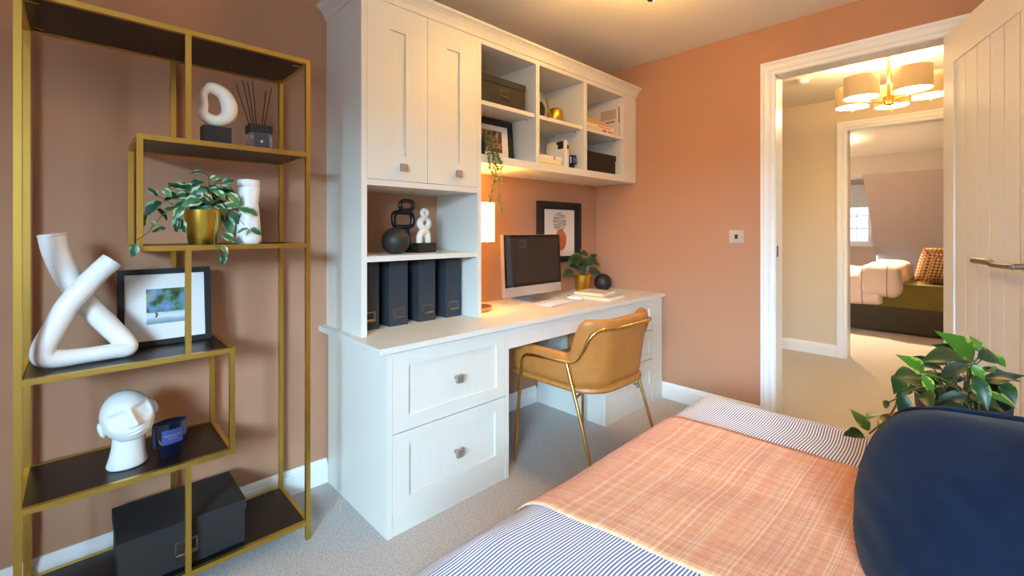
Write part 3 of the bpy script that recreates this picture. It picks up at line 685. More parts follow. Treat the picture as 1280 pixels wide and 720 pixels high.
finish('vine', tube_bm([(2.03, 0.07, TZ + 0.138), (1.95, 0.11, 0.668), (1.916,0.125,0.674), (1.888,0.153,0.673), (1.847,0.178,0.653), (1.825,0.185,0.629), (1.793,0.202,0.595), (1.763,0.224,0.570), (1.743,0.237,0.556)], 0.0026, 6, n=4), M_stem, pl, smooth=True)

for k in range(16):
    a_ = 2 * PI * k / 16 + rnd.uniform(-0.2, 0.2); a = Vector((pc[0] + 0.05 * math.cos(a_), pc[1] + 0.05 * math.sin(a_), TZ + rnd.uniform(0.16, 0.25)))
    d = Vector((math.cos(a_), math.sin(a_), rnd.uniform(-0.15, 0.6))).normalized() * rnd.uniform(0.08, 0.115)
    put_leaf(pl, LMV[(2, 0, 2, 1)[k % 4]], a, a + d, 1.0, roll=(-0.5, 0, 0.8), twist=rnd.uniform(-0.4, 0.4))
    finish('stem', tube_bm([Vector((pc[0] + 0.02 * math.cos(a_), pc[1] + 0.02 * math.sin(a_), TZ + 0.138)), a], 0.002, 5, n=1), M_stem, pl)

# ------------------------------------------------------------------ things on the gold shelving
def pot_bm(c, h, r0, r1, seg=36):
    return lathe_bm([(0, 0), (r0, 0), (r0 + 0.001, 0.002), (r1, h), (r1 - 0.004, h), (r0 - 0.003, 0.012), (0, 0.012)], c, seg)
iv = thing('potted_ivy', 'variegated ivy in a gold pot spilling over the second gold shelf', 'plant', (0.315, 1.868, 1.128))
finish('pot', pot_bm((0.315, 1.868, 1.128), 0.118, 0.040, 0.056), M_potgold, iv, smooth=True)
finish('soil', lathe_bm([(0, 0.104), (0.052, 0.100)], (0.315, 1.868, 1.128), 20), M_soil, iv)
IVM = []
for cr, ed, am in (((48, 98, 58), (190, 208, 166), 0.20), ((84, 134, 84), (214, 224, 196), 0.16), ((36, 84, 62), (130, 172, 140), 0.12)):
    me = leaf_mesh('ivy_leaf', 0.78, 0.25, 0.22, lobed=True); me.materials.append(leaf_mat('ivy_leaf', cr, ed, am, 3.5)); IVM.append(me)
IV = [((0.313,1.828,1.371),(0.275,1.834,1.373)),((0.334,1.848,1.350),(0.362,1.851,1.369)),((0.359,1.808,1.339),(0.382,1.800,1.348)),((0.282,1.910,1.333),(0.239,1.884,1.336)),((0.253,1.892,1.313),(0.281,1.892,1.320)),((0.301,1.864,1.336),(0.257,1.862,1.306)),((0.316,1.821,1.323),(0.273,1.826,1.282)),((0.304,1.826,1.283),(0.256,1.794,1.264)),((0.203,1.899,1.274),(0.163,1.873,1.236)),((0.195,1.896,1.289),(0.177,1.897,1.312)),((0.203,1.837,1.312),(0.218,1.819,1.291)),((0.223,1.888,1.301),(0.243,1.859,1.287)),((0.194,1.906,1.248),(0.225,1.912,1.218)),((0.213,1.873,1.185),(0.181,1.852,1.178)),((0.249,1.861,1.220),(0.236,1.863,1.176)),((0.252,1.857,1.215),(0.262,1.863,1.172)),((0.160,1.800,1.200),(0.173,1.771,1.198)),((0.130,1.755,1.136),(0.121,1.751,1.102)),((0.374,1.909,1.238),(0.380,1.893,1.218)),((0.390,1.906,1.224),(0.406,1.878,1.170)),((0.393,1.861,1.242),(0.439,1.852,1.201)),((0.415,1.822,1.252),(0.465,1.800,1.239)),((0.439,1.800,1.184),(0.414,1.796,1.176)),((0.448,1.80,1.185),(0.474,1.79,1.164)),((0.360,1.806,1.163),(0.397,1.787,1.141)),((0.346,1.755,1.127),(0.365,1.741,1.098)),((0.353,1.755,1.098),(0.352,1.750,1.065)),((0.376,1.920,1.201),(0.361,1.921,1.190)),((0.376,1.820,1.304),(0.419,1.815,1.272)),((0.372,1.876,1.325),(0.405,1.84,1.308)),((0.347,1.843,1.265),(0.370,1.819,1.251)),((0.288,1.838,1.249),(0.330,1.823,1.255)),((0.295,1.909,1.314),(0.342,1.914,1.329)),((0.305,1.807,1.298),(0.337,1.807,1.274)),((0.274,1.892,1.264),(0.294,1.874,1.291)),((0.295,1.828,1.260),(0.337,1.824,1.274)),((0.252,1.821,1.255),(0.230,1.811,1.219)),((0.340,1.805,1.311),(0.363,1.784,1.289)),((0.286,1.908,1.341),(0.312,1.875,1.346)),((0.346,1.888,1.335),(0.368,1.855,1.318)),((0.158,1.800,1.227),(0.152,1.797,1.207)),((0.243,1.916,1.285),(0.215,1.891,1.282)),((0.239,1.849,1.248),(0.214,1.817,1.248)),((0.344,1.874,1.244),(0.321,1.848,1.232)),((0.305,1.835,1.237),(0.288,1.837,1.247)),((0.368,1.853,1.272),(0.397,1.857,1.245))]
for i, (a, b) in enumerate(IV):
    a = Vector(a); b = Vector(b); L = (b - a).length
    b2 = a + (b - a).normalized() * max(L * 1.12, 0.038)
    put_leaf(iv, IVM[i % 3], a, b2, 1.0, roll=(-0.25 + 0.3 * rnd.random(), -0.75, 0.55), twist=rnd.uniform(-0.5, 0.5))
for k in range(44):
    a_ = rnd.uniform(0, 2 * PI); r_ = rnd.uniform(0.01, 0.06); a = Vector((0.315 + r_ * math.cos(a_), 1.868 + r_ * math.sin(a_) * 0.8, 1.25 + rnd.uniform(0.01, 0.085)))
    d = Vector((math.cos(a_), math.sin(a_) - 0.3, rnd.uniform(-0.2, 0.5))).normalized() * rnd.uniform(0.040, 0.058)
    put_leaf(iv, IVM[k % 3], a, a + d, 1.0, roll=(0, -0.6, 0.7), twist=rnd.uniform(-0.4, 0.4))
for st in ([(0.309,1.860,1.235),(0.284,1.840,1.267),(0.217,1.810,1.241),(0.181,1.800,1.203),(0.160,1.785,1.170),(0.128,1.758,1.145)], [(0.323,1.860,1.235),(0.334,1.870,1.352),(0.318,1.860,1.374)], [(0.335,1.850,1.240),(0.337,1.800,1.228),(0.330,1.755,1.127),(0.352,1.752,1.080)], [(0.341,1.860,1.239),(0.380,1.820,1.249),(0.427,1.800,1.195)], [(0.296,1.860,1.235),(0.232,1.830,1.260),(0.187,1.820,1.287)], [(0.338,1.870,1.235),(0.354,1.880,1.344),(0.382,1.880,1.351)]):
    finish('stem', tube_bm(st, 0.0014, 5, n=5), M_stem, iv, smooth=True)
tag(finish('vase', lathe_bm([(0, 0), (0.036, 0), (0.041, 0.008), (0.0415, 0.016), (0.033, 0.130), (0.0305, 0.148), (0.0335, 0.160), (0.037, 0.200), (0.0365, 0.205), (0.0345, 0.208), (0.037, 0.212), (0.037, 0.232), (0.033, 0.234), (0.032, 0.215), (0.027, 0.150), (0, 0.02)], (0.458, 1.872, 1.128), 40), M_white, None, (0.458, 1.872, 1.128), smooth=True), 'white ceramic bottle vase with a collared neck beside the ivy', 'vase')
# ring sculpture
rs = thing('sculpture', 'white rounded ring sculpture on a black block on the upper gold shelf', 'sculpture', (0.352, 1.86, 1.472))
box('plinth', 0.311, 0.394, 1.83, 1.89, 1.472, 1.536, M_blackm, rs, 0.001)
rp = [((0.317,1.860,1.651),0.014),((0.338,1.860,1.672),0.021),((0.373,1.860,1.660),0.024),((0.393,1.860,1.622),0.028),((0.390,1.860,1.584),0.026),((0.366,1.860,1.562),0.022),((0.341,1.860,1.560),0.021),((0.316,1.860,1.578),0.018),((0.319,1.860,1.612),0.012)]
o = finish('ring', tube_bm([p for p, r in rp], [r for p, r in rp], 14, True, 6, flat=0.95), M_cream, rs); smoothmods(o, sub=1)
# reed diffuser
rd = thing('reed_diffuser', 'reed diffuser with a square glass bottle and black sticks', 'diffuser', (0.487, 1.855, 1.472))
finish('bottle', (lambda b_: (bx(b_, 0.452, 0.522, 1.822, 1.888, 1.472, 1.532), b_)[1])(bmesh.new()), M_clear, rd, bevel=0.005)
box('liquid', 0.458, 0.516, 1.828, 1.882, 1.477, 1.508, glassy('pale_oil', (214, 200, 180)), rd)
box('paper_label', 0.463, 0.512, 1.8205, 1.8215, 1.4745, 1.528, mat('label_print', (40, 40, 50), 0.6, col2=(62, 62, 76), nscale=90), rd)
lab = bmesh.new(); vs = [lab.verts.new((0.4875 + 0.006 * math.sin(k * PI / 4) * (1 if k % 2 == 0 else 0.45), 1.8202, 1.501 + 0.006 * math.cos(k * PI / 4) * (1 if k % 2 == 0 else 0.45))) for k in range(8)]; lab.faces.new(vs); finish('label_star', lab, M_paper, rd)
box('cap', 0.450, 0.524, 1.820, 1.890, 1.532, 1.562, M_blackm, rd, 0.002)
for tx, ty, tz in ((0.412, 1.85, 1.70), (0.435, 1.86, 1.722), (0.446, 1.84, 1.715), (0.470, 1.87, 1.728), (0.510, 1.85, 1.695), (0.532, 1.86, 1.715)):
    finish('reed', tube_bm([(0.487 + (tx - 0.487) * 0.08, 1.855, 1.48), (tx, ty, tz)], 0.0017, 6, n=1), M_blackm, rd)
# knot vase
kp = [((-0.051,1.930,1.162),.033),((-0.042,1.930,1.107),.032),((-0.012,1.930,1.017),.031),((0.034,1.927,0.933),.031),((0.079,1.917,0.867),.030),((0.112,1.903,0.820),.028),((0.118,1.890,0.800),.026),((0.085,1.883,0.799),.0235),((0.019,1.878,0.799),.0235),((-0.035,1.873,0.801),.026),((-0.064,1.868,0.812),.029),((-0.067,1.866,0.838),.028),((-0.050,1.865,0.881),.028),((-0.019,1.865,0.952),.029),((0.024,1.868,1.015),.029),((0.053,1.873,1.052),.029),((0.078,1.876,1.080),.029)]
kv = thing('knot_vase', 'white crossed tube vase with two open ends beside the picture frame', 'vase', (0.03, 1.89, 0.775))
o = finish('body', tube_bm([p for p, r in kp], [r for p, r in kp], 20, n=7), M_white, kv); smoothmods(o, sub=1)
for (p, r), (q, _) in ((kp[0], kp[1]), (kp[-1], kp[-2])):
    p, q = Vector(p), Vector(q); d = (p - q).normalized()
    f = finish('opening', lathe_bm([(r * 1.0, -0.002), (r * 1.0, 0.003), (r * 0.92, 0.005), (r * 0.84, 0.002), (r * 0.78, -0.001), (0, -0.0005)], seg=24), M_white, kv, smooth=True, local=True)
    f.matrix_local = Matrix.Translation(p - wloc(kv)) @ d.to_track_quat('Z', 'Y').to_matrix().to_4x4()
# picture frame builder: upright frame with mount and print, local x width, z height, front at y=0
def frame(name, label, loc, w, h, bw, m_frame, lean=0.0, rz=0.0, mount=M_paper, depth=0.025, pr=None, m_print=None, rec=0.010, group=None):
    t = thing(name, label, 'picture frame', loc, rz, group); t.rotation_euler = (-lean, 0, rz)
    finish('frame_moulding', plate_bm(-w / 2, w / 2, 0, h, 0, depth, [(-w / 2 + bw, w / 2 - bw, bw, h - bw)]), m_frame, t, local=True, bevel=0.0008, seg=1)
    box('mount_board', -w / 2 + bw - 0.001, w / 2 - bw + 0.001, rec, rec + 0.004, bw - 0.001, h - bw + 0.001, mount, t, local=True)
    box('back_board', -w / 2 + 0.003, w / 2 - 0.003, depth - 0.005, depth - 0.001, 0.003, h - 0.003, M_boxfab, t, local=True)
    if pr: box('print', pr[0], pr[1], rec - 0.0012, rec + 0.001, pr[2], pr[3], m_print, t, local=True)
    return t
def photo_mat(name, top, sea=True):
    m = mat(name, (90, 120, 100), 0.35); nt = m.node_tree; b = nt.nodes['Principled BSDF']
    tc = nt.nodes.new('ShaderNodeTexCoord'); n = nt.nodes.new('ShaderNodeTexNoise'); n.inputs['Scale'].default_value = 26; n.inputs['Detail'].default_value = 5; nt.links.new(tc.outputs['Object'], n.inputs['Vector'])
    r = nt.nodes.new('ShaderNodeValToRGB'); e = r.color_ramp.elements
    st = top
    while len(e) < len(st): e.new(0.5)
    for q, (p, c) in zip(e, st): q.position = p; q.color = (*lin(c), 1)
    nt.links.new(n.outputs['Fac'], r.inputs[0]); out = r.outputs[0]
    if sea:
        sp = nt.nodes.new('ShaderNodeSeparateXYZ'); nt.links.new(tc.outputs['Generated'], sp.inputs[0])
        r2 = nt.nodes.new('ShaderNodeValToRGB'); e2 = r2.color_ramp.elements
        st2 = [(0.0, (120, 150, 165)), (0.12, (170, 190, 198)), (0.20, (226, 232, 234)), (0.30, (206, 220, 226)), (0.34, (90, 110, 120))]
        while len(e2) < len(st2): e2.new(0.5)
        for q, (p, c) in zip(e2, st2): q.position = p; q.color = (*lin(c), 1)
        ad = nt.nodes.new('ShaderNodeMath'); ad.operation = 'MULTIPLY_ADD'; ad.inputs[1].default_value = 0.12; nt.links.new(n.outputs['Fac'], ad.inputs[0]); nt.links.new(sp.outputs['Z'], ad.inputs[2])
        sb = nt.nodes.new('ShaderNodeMath'); sb.operation = 'SUBTRACT'; sb.inputs[1].default_value = 0.06; nt.links.new(ad.outputs[0], sb.inputs[0]); nt.links.new(sb.outputs[0], r2.inputs[0])
        gt = nt.nodes.new('ShaderNodeMath'); gt.operation = 'GREATER_THAN'; gt.inputs[1].default_value = 0.33; nt.links.new(sb.outputs[0], gt.inputs[0])
        mx = nt.nodes.new('ShaderNodeMix'); mx.data_type = 'RGBA'; nt.links.new(gt.outputs[0], mx.inputs['Factor']); nt.links.new(r2.outputs[0], mx.inputs['A']); nt.links.new(out, mx.inputs['B']); out = mx.outputs['Result']
    nt.links.new(out, b.inputs['Base Color']); return m
fw, fh = 0.266, 0.268
M_surf = photo_mat('surf_photo', [(0.30, (40, 48, 50)), (0.42, (70, 104, 62)), (0.50, (96, 150, 150)), (0.57, (116, 140, 206)), (0.66, (168, 176, 92)), (0.75, (60, 70, 52))])
pf = frame('picture_frame', 'black frame holding a colourful surfing photo on the gold shelving', (0.232, 1.992, 0.775), fw, fh, 0.019, M_blackm, lean=math.radians(7), pr=(-fw / 2 + 0.29 * fw, -fw / 2 + 0.77 * fw, 0.28 * fh, 0.735 * fh), m_print=M_surf)
sf = bmesh.new(); tube_bm([(-0.030, 0.0085, 0.098), (-0.026, 0.0085, 0.107), (-0.030, 0.0085, 0.114)], 0.003, 6, n=1, bm=sf); finish('surfer_print', sf, mat('surfer_ink', (120, 50, 50), 0.5), pf, local=True)
# plaster head
hd = thing('head_sculpture', 'white plaster head sculpture with blank eyes on the lower gold shelf', 'sculpture', (0.118, 1.90, 0.428))
def head_bm():
    bm = bmesh.new(); nu, nv = 110, 80
    P = []
    for j in range(nv + 1):
        ph = -PI / 2 + PI * j / nv; row = []
        for i in range(nu):
            th_ = 2 * PI * i / nu
            d = Vector((math.cos(ph) * math.sin(th_), -math.cos(ph) * math.cos(th_), math.sin(ph)))     # front is -y
            x, y, z = d.x * 0.066, d.y * 0.076, d.z * 0.082
            # jaw narrows and comes forward
            if z < 0: x *= 1 - 0.22 * (-z / 0.082) ** 1.5; y = y * (1 - 0.10 * (-z / 0.082)) - 0.010 * (-z / 0.082)
            if z < -0.058: z = -0.058 + (z + 0.058) * 0.5
            if d.y < 0:
                fx, fz = x, z
                # flat sloping eye planes
                e = math.exp(-(((abs(fx) - 0.030) / 0.024) ** 6 + ((fz - 0.006) / 0.025) ** 6))
                yp = -0.050 + 0.30 * (fz - 0.006) + 0.55 * (abs(fx) - 0.030)
                y = y * (1 - e) + max(y, yp) * e
                # nose
                nw = 0.007 + 0.007 * max(0, min(1, (0.016 - fz) / 0.036))
                nz_ = max(0, min(1, (0.028 - fz) / 0.046)) if fz > -0.020 else max(0, 1 - (-0.020 - fz) / 0.006)
                y -= 0.024 * nz_ * math.exp(-(fx / nw) ** 2)
                # mouth
                y -= 0.009 * math.exp(-((fx / 0.020) ** 2 + ((fz + 0.034) / 0.005) ** 2)) + 0.009 * math.exp(-((fx / 0.017) ** 2 + ((fz + 0.044) / 0.005) ** 2))
                y += 0.003 * math.exp(-((fx / 0.022) ** 2 + ((fz + 0.039) / 0.0025) ** 2))
            row.append(bm.verts.new((x, y, z)))
        P.append(row)
    for a, b in zip(P, P[1:]):
        for k in range(nu): bm.faces.new((a[k], a[(k + 1) % nu], b[(k + 1) % nu], b[k]))
    # ears
    for s in (-1, 1):
        lathe = bmesh.new(); lathe_bm([(0, -0.005), (0.010, -0.004), (0.0135, 0.0), (0.010, 0.004), (0.007, 0.002), (0, 0.0015)], seg=16, bm=lathe)
        Mx = Matrix.Translation((s * 0.067, 0.004, -0.004)) @ Matrix.Rotation(s * 0.35, 4, 'Z') @ Matrix.Rotation(s * PI / 2, 4, 'Y') @ Matrix.Diagonal((1.75, 1.25, 1.2, 1))
        bmesh.ops.transform(lathe, matrix=Mx, verts=lathe.verts[:])
        tmp = bpy.data.meshes.new('t'); lathe.to_mesh(tmp); lathe.free(); bm.from_mesh(tmp); bpy.data.meshes.remove(tmp)
    return bm
o = finish('head', head_bm(), M_mattw, hd, smooth='full', local=True)
o.matrix_local = Matrix.Translation((0.002, -0.004, 0.152)) @ Matrix.Rotation(math.radians(9), 4, 'Z') @ Matrix.Rotation(math.radians(-16), 4, 'Y') @ Matrix.Rotation(math.radians(-10), 4, 'X') @ Matrix.Diagonal((1.02, 1.0, 1.05, 1))
bm = bmesh.new(); rr = []
for z, rx, ry, ox in ((0, 0.050, 0.047, 0), (0.006, 0.052, 0.049, 0), (0.03, 0.046, 0.044, 0.001), (0.06, 0.042, 0.040, 0.003), (0.095, 0.042, 0.040, 0.006), (0.125, 0.044, 0.042, 0.006)):
    rr.append([bm.verts.new((ox + rx * math.cos(2 * PI * k / 32), ry * math.sin(2 * PI * k / 32), z)) for k in range(32)])
for a, b in zip(rr, rr[1:]):
    for k in range(32): bm.faces.new((a[k], a[(k + 1) % 32], b[(k + 1) % 32], b[k]))
bm.faces.new(rr[0][::-1]); bm.faces.new(rr[-1])
finish('neck', bm, M_mattw, hd, smooth='full', local=True)
# blue glass candle on the shelving
def glass_candle(loc, label, s=1.0, sx=1.0, sy=1.0, rz=0, lab=True, group=None):
    t = thing('candle', label, 'candle', loc, rz, group)
    finish('glass', lathe_bm([(0, 0.004), (0.030 * s, 0), (0.032 * s, 0.003), (0.031 * s, 0.030 * s), (0.034 * s, 0.034 * s), (0.046 * s, 0.036 * s), (0.048 * s, 0.042 * s), (0.049 * s, 0.110 * s), (0.0465 * s, 0.110 * s), (0.045 * s, 0.046 * s), (0.028 * s, 0.040 * s), (0, 0.038 * s)], (0, 0, 0), 40, sx, sy), M_cglass, t, smooth=True, local=True)
    finish('wax', lathe_bm([(0, 0.047 * s), (0.043 * s, 0.047 * s), (0.0445 * s, 0.088 * s), (0, 0.088 * s)], (0, 0, 0), 32, sx, sy), M_wax, t, smooth=True, local=True)
    if lab:
        bm = bmesh.new(); A = []
        for k in range(9):
            a = -PI / 2 + (k - 4) * 0.15
            A.append([bm.verts.new((0.0505 * s * sx * math.cos(a), 0.0505 * s * sy * math.sin(a), z * s)) for z in (0.046, 0.092)])
        for p, q in zip(A, A[1:]): bm.faces.new((p[0], q[0], q[1], p[1]))
        lb = finish('paper_label', bm, M_clabel, t, local=True)
        for k_, z in enumerate((0.074, 0.070, 0.062)):
            bm = bmesh.new(); wdt = (0.5, 0.42, 0.25)[k_]
            pts = [(-PI / 2 + wdt * (-1 + 2 * q / 8)) for q in range(9)]
            for a, b in zip(pts, pts[1:]):
                bm.faces.new([bm.verts.new((0.0509 * s * sx * math.cos(c), 0.0509 * s * sy * math.sin(c), (z + dz) * s)) for c, dz in ((a, 0), (b, 0), (b, 0.0016), (a, 0.0016))])
            finish('print', bm, M_pewter, lb, local=True)
    return t
M_cglass = mat('deep_blue_glass', (20, 34, 62), 0.06, spec=0.6, coat=0.5); M_cglass.node_tree.nodes['Principled BSDF'].inputs['Transmission Weight'].default_value = 0.55
M_wax = mat('candle_wax', (206, 214, 226), 0.5); M_clabel = mat('blue_label', (52, 66, 136), 0.6)
glass_candle((0.226, 1.882, 0.428), 'oval blue glass candle beside the plaster head', 1.0, 1.0, 0.62, math.radians(8))
# storage boxes with lids
def label_holder(parent, x, y, z, w=0.045, h=0.035, pull=True):
    f = finish('label_holder', plate_bm(x - w / 2, x + w / 2, z - h / 2, z + h / 2, y - 0.002, y, [(x - w / 2 + 0.004, x + w / 2 - 0.004, z - h / 2 + 0.010, z + h / 2 - 0.004)]), M_metal, parent)
    if pull: finish('pull', tube_bm([(x - w / 2 + 0.002, y - 0.006, z - h / 2 + 0.004), (x + w / 2 - 0.002, y - 0.006, z - h / 2 + 0.004)], 0.0055, 10, n=1), M_metal, f, smooth=True)
    return f
def lid_box(label, x0, x1, y0, y1, z0, z1, lid, m, holder=None, group=None):
    t = thing('storage_box', label, 'box', ((x0 + x1) / 2, (y0 + y1) / 2, z0), 0, group)
    box('body', x0 + 0.004, x1 - 0.004, y0 + 0.004, y1 - 0.004, z0, z1 - 0.005, m, t, 0.002)
    box('lid', x0, x1, y0, y1, z1 - lid, z1, m, t, 0.002)
    if holder: label_holder(t, holder[0], y0 + 0.0038, holder[1], *holder[2:])
    return t
lid_box('large charcoal storage box with a lid on the bottom gold shelf', 0.088, 0.436, 1.815, 2.070, 0.0721, 0.222, 0.036, M_boxfab, (0.262, 0.135, 0.062, 0.046))

# ------------------------------------------------------------------ things in the tall cupboard
lp = thing('sculpture', 'black double-loop sculpture behind the black ball in the cupboard', 'sculpture', (1.19, 2.0, 1.067))
up_ = [(1.157,2.000,1.302),(1.165,2.000,1.319),(1.192,2.000,1.324),(1.221,2.000,1.321),(1.230,2.000,1.302),(1.221,2.000,1.283),(1.192,2.000,1.277),(1.165,2.000,1.283)]
lo_ = [(1.121,2.000,1.231),(1.123,2.000,1.256),(1.144,2.000,1.266),(1.181,2.000,1.267),(1.213,2.000,1.266),(1.227,2.000,1.247),(1.227,2.000,1.218),(1.219,2.000,1.199),(1.186,2.000,1.194),(1.144,2.000,1.195),(1.126,2.000,1.203)]
M_gblack = mat('gloss_black', (20, 20, 24), 0.25)
bm = tube_bm(up_, 0.0105, 12, True, 5); tube_bm(lo_, 0.0125, 12, True, 5, bm=bm); finish('loops', bm, M_gblack, lp, smooth='full')
bm = tube_bm([(1.197,2.0,1.190),(1.201,2.0,1.16),(1.206,2.0,1.11),(1.206,2.0,1.073)], [0.012,0.011,0.013,0.017], 12, n=5); finish('stem', bm, M_gblack, lp, smooth='full')
finish('foot', lathe_bm([(0, 0), (0.036, 0), (0.038, 0.006), (0.034, 0.014), (0.012, 0.022), (0, 0.022)], (1.206, 2.0, 1.067), 28), M_gblack, lp, smooth=True)
def ball(label, c, r, z0, m, group=None):
    prof = [(0, 0), (r * 0.45, 0)] + [(r * math.cos(a), r * 0.893 + r * math.sin(a)) for a in [(-63 + k * (153 / 22)) * PI / 180 for k in range(1, 22)]] + [(0, r * 1.893)]
    return tag(finish('ball', lathe_bm(prof, (c[0], c[1], z0), 40), m, None, (c[0], c[1], z0), smooth='full'), label, 'ornament', group)
ball('black ceramic ball in front of the double-loop sculpture', (1.090, 1.925), 0.0655, 1.067, M_blackc)
wf = thing('sculpture', 'white pierced figure-of-eight sculpture on a black block', 'sculpture', (1.255, 1.935, 1.067))
box('plinth', 1.201, 1.305, 1.905, 1.965, 1.067, 1.115, M_blackm, wf, 0.001)
bm = tube_bm([(1.240,1.930,1.270),(1.253,1.930,1.279),(1.267,1.930,1.271),(1.267,1.930,1.257),(1.253,1.930,1.250),(1.240,1.930,1.257)], 0.0105, 12, True, 5)
tube_bm([(1.226,1.930,1.215),(1.238,1.930,1.231),(1.257,1.930,1.236),(1.276,1.930,1.226),(1.277,1.930,1.206),(1.263,1.930,1.190),(1.243,1.930,1.190),(1.229,1.930,1.201)], [.016,.015,.012,.012,.014,.015,.016,.017], 12, True, 5, bm=bm)
tube_bm([(1.224,1.930,1.115),(1.225,1.930,1.146),(1.236,1.930,1.166),(1.252,1.930,1.172),(1.265,1.930,1.165),(1.272,1.930,1.142),(1.273,1.930,1.115)], [.0155,.0165,.017,.018,.017,.0155,.014], 12, n=5, bm=bm)
o = finish('figure', bm, M_cream, wf); smoothmods(o, 0.0022, 3)
# magazine files
for k, (a, b, nm) in enumerate(((0.888, 0.984, 'nearest the gold shelving'), (1.036, 1.132, 'second from the left'), (1.194, 1.288, 'third from the left'), (1.352, 1.447, 'at the right end beside the desk lamp'))):
    t = thing('magazine_file', 'slate grey card magazine file, ' + nm, 'magazine file', ((a + b) / 2, 2.0, 0.733), 0, 'magazine files under the cupboard')
    bm = bmesh.new(); H = 0.297
    for x0, x1 in ((a, a + 0.004), (b - 0.004, b)): bx(bm, x0, x1, 1.892, 2.10, 0.733, 0.733 + H)
    bx(bm, a + 0.004, b - 0.004, 2.096, 2.10, 0.733, 0.733 + H); bx(bm, a + 0.004, b - 0.004, 1.892, 2.096, 0.733, 0.737)
    finish('body', bm, M_file, t); box('front_panel', a, b, 1.887, 1.892, 0.733, 0.733 + H, M_file, t, 0.001)
    box('papers', a + 0.006, b - 0.006, 1.90, 2.09, 0.737, 0.97, M_paper, t)
    label_holder(t, (a + b) / 2 + 0.001, 1.8872, 0.792, 0.058, 0.042)

# ------------------------------------------------------------------ things on the wall shelves
lid_box('charcoal box with a label holder in the top left compartment', 1.502, 1.845, 1.800, 2.08, 1.852, 2.000, 0.036, M_boxfab, (1.682, 1.918, 0.052, 0.042))
lid_box('black lidded box in the lower right compartment', 2.432, 2.772, 1.806, 2.06, 1.570, 1.706, 0.036, M_blackm)
M_art1 = photo_mat('mono_photo', [(0.35, (30, 28, 26)), (0.48, (110, 90, 70)), (0.56, (196, 150, 104)), (0.66, (60, 54, 48))], False)
frame('picture_frame', 'black framed picture standing in the lower left wall compartment', (1.715, 1.935, 1.570), 0.335, 0.250, 0.034, M_blackm, lean=math.radians(4), pr=(-0.10, 0.085, 0.06, 0.185), m_print=M_art1)
# trailing plant
tp = thing('trailing_plant', 'small-leaved plant trailing down from the lower left wall compartment', 'plant', (1.530, 1.825, 1.570))
finish('pot', lathe_bm([(0, 0), (0.024, 0), (0.030, 0.07), (0.027, 0.07), (0.022, 0.06), (0, 0.06)], (1.530, 1.825, 1.570), 24), M_pot, tp, smooth=True)
strands = [[(1.530,1.825,1.632),(1.522,1.795,1.672),(1.523,1.762,1.626),(1.529,1.762,1.563),(1.544,1.762,1.492),(1.571,1.765,1.446),(1.550,1.765,1.372),(1.541,1.765,1.323)],
 [(1.530,1.825,1.632),(1.538,1.795,1.680),(1.571,1.762,1.620),(1.593,1.762,1.562),(1.615,1.762,1.524),(1.613,1.765,1.417),(1.602,1.765,1.334),(1.632,1.765,1.274)],
 [(1.530,1.825,1.632),(1.527,1.795,1.664),(1.550,1.760,1.597),(1.561,1.758,1.510),(1.588,1.758,1.456),(1.610,1.758,1.433)],
 [(1.530,1.825,1.632),(1.532,1.793,1.675),(1.545,1.760,1.61),(1.575,1.758,1.53),(1.590,1.758,1.49)]]
fb = bmesh.new()
for st in strands:
    finish('stem', tube_bm(st, 0.0013, 5, n=5), M_stem, tp, smooth=True)
    path = catmull(st, 14)
    for i, p in enumerate(path[6:]):
        for q in range(3 if p.z > 1.50 else 2):
            d = Vector((rnd.uniform(-1, 1), rnd.uniform(-1, 0.15), rnd.uniform(-0.7, 0.3))).normalized(); L = rnd.uniform(0.012, 0.019)
            sd = d.cross(Vector((rnd.uniform(-1, 1), rnd.uniform(-1, 1), 1))).normalized() * L * 0.33
            nn = d.cross(sd).normalized() * 0.002
            v = [fb.verts.new(p), fb.verts.new(p + d * L * 0.5 + sd + nn), fb.verts.new(p + d * L), fb.verts.new(p + d * L * 0.5 - sd + nn)]
            fb.faces.new((v[0], v[1], v[2])); fb.faces.new((v[0], v[2], v[3]))
fo = finish('foliage', fb, mat('trailing_leaf', (92, 112, 58), 0.5, col2=(140, 152, 92), nscale=60), tp); fo['kind'] = 'stuff'
# watering can
wc = thing('watering_can', 'small round gold watering can in the middle upper compartment', 'watering can', (2.195, 1.880, 1.852))
finish('body', lathe_bm([(0, 0), (0.034, 0), (0.044, 0.008), (0.052, 0.035), (0.053, 0.055), (0.048, 0.082), (0.040, 0.096), (0.034, 0.100), (0.032, 0.097), (0.044, 0.075), (0, 0.06)], (2.195, 1.880, 1.852), 36), M_potgold, wc, smooth='full')
finish('spout', tube_bm([(2.150, 1.870, 1.885), (2.118, 1.862, 1.905), (2.100, 1.857, 1.945), (2.072, 1.852, 1.985)], [0.010, 0.007, 0.0055, 0.0045], 10, n=6), M_potgold, wc, smooth='full')
finish('handle', tube_bm([(2.228, 1.880, 1.945), (2.262, 1.880, 1.945), (2.268, 1.880, 1.915), (2.248, 1.880, 1.885)], 0.0035, 8, n=6), M_potgold, wc, smooth='full')
ball('black ceramic ball partly hidden behind the divider near the watering can', (2.025, 1.905), 0.068, 1.852, M_blackc)
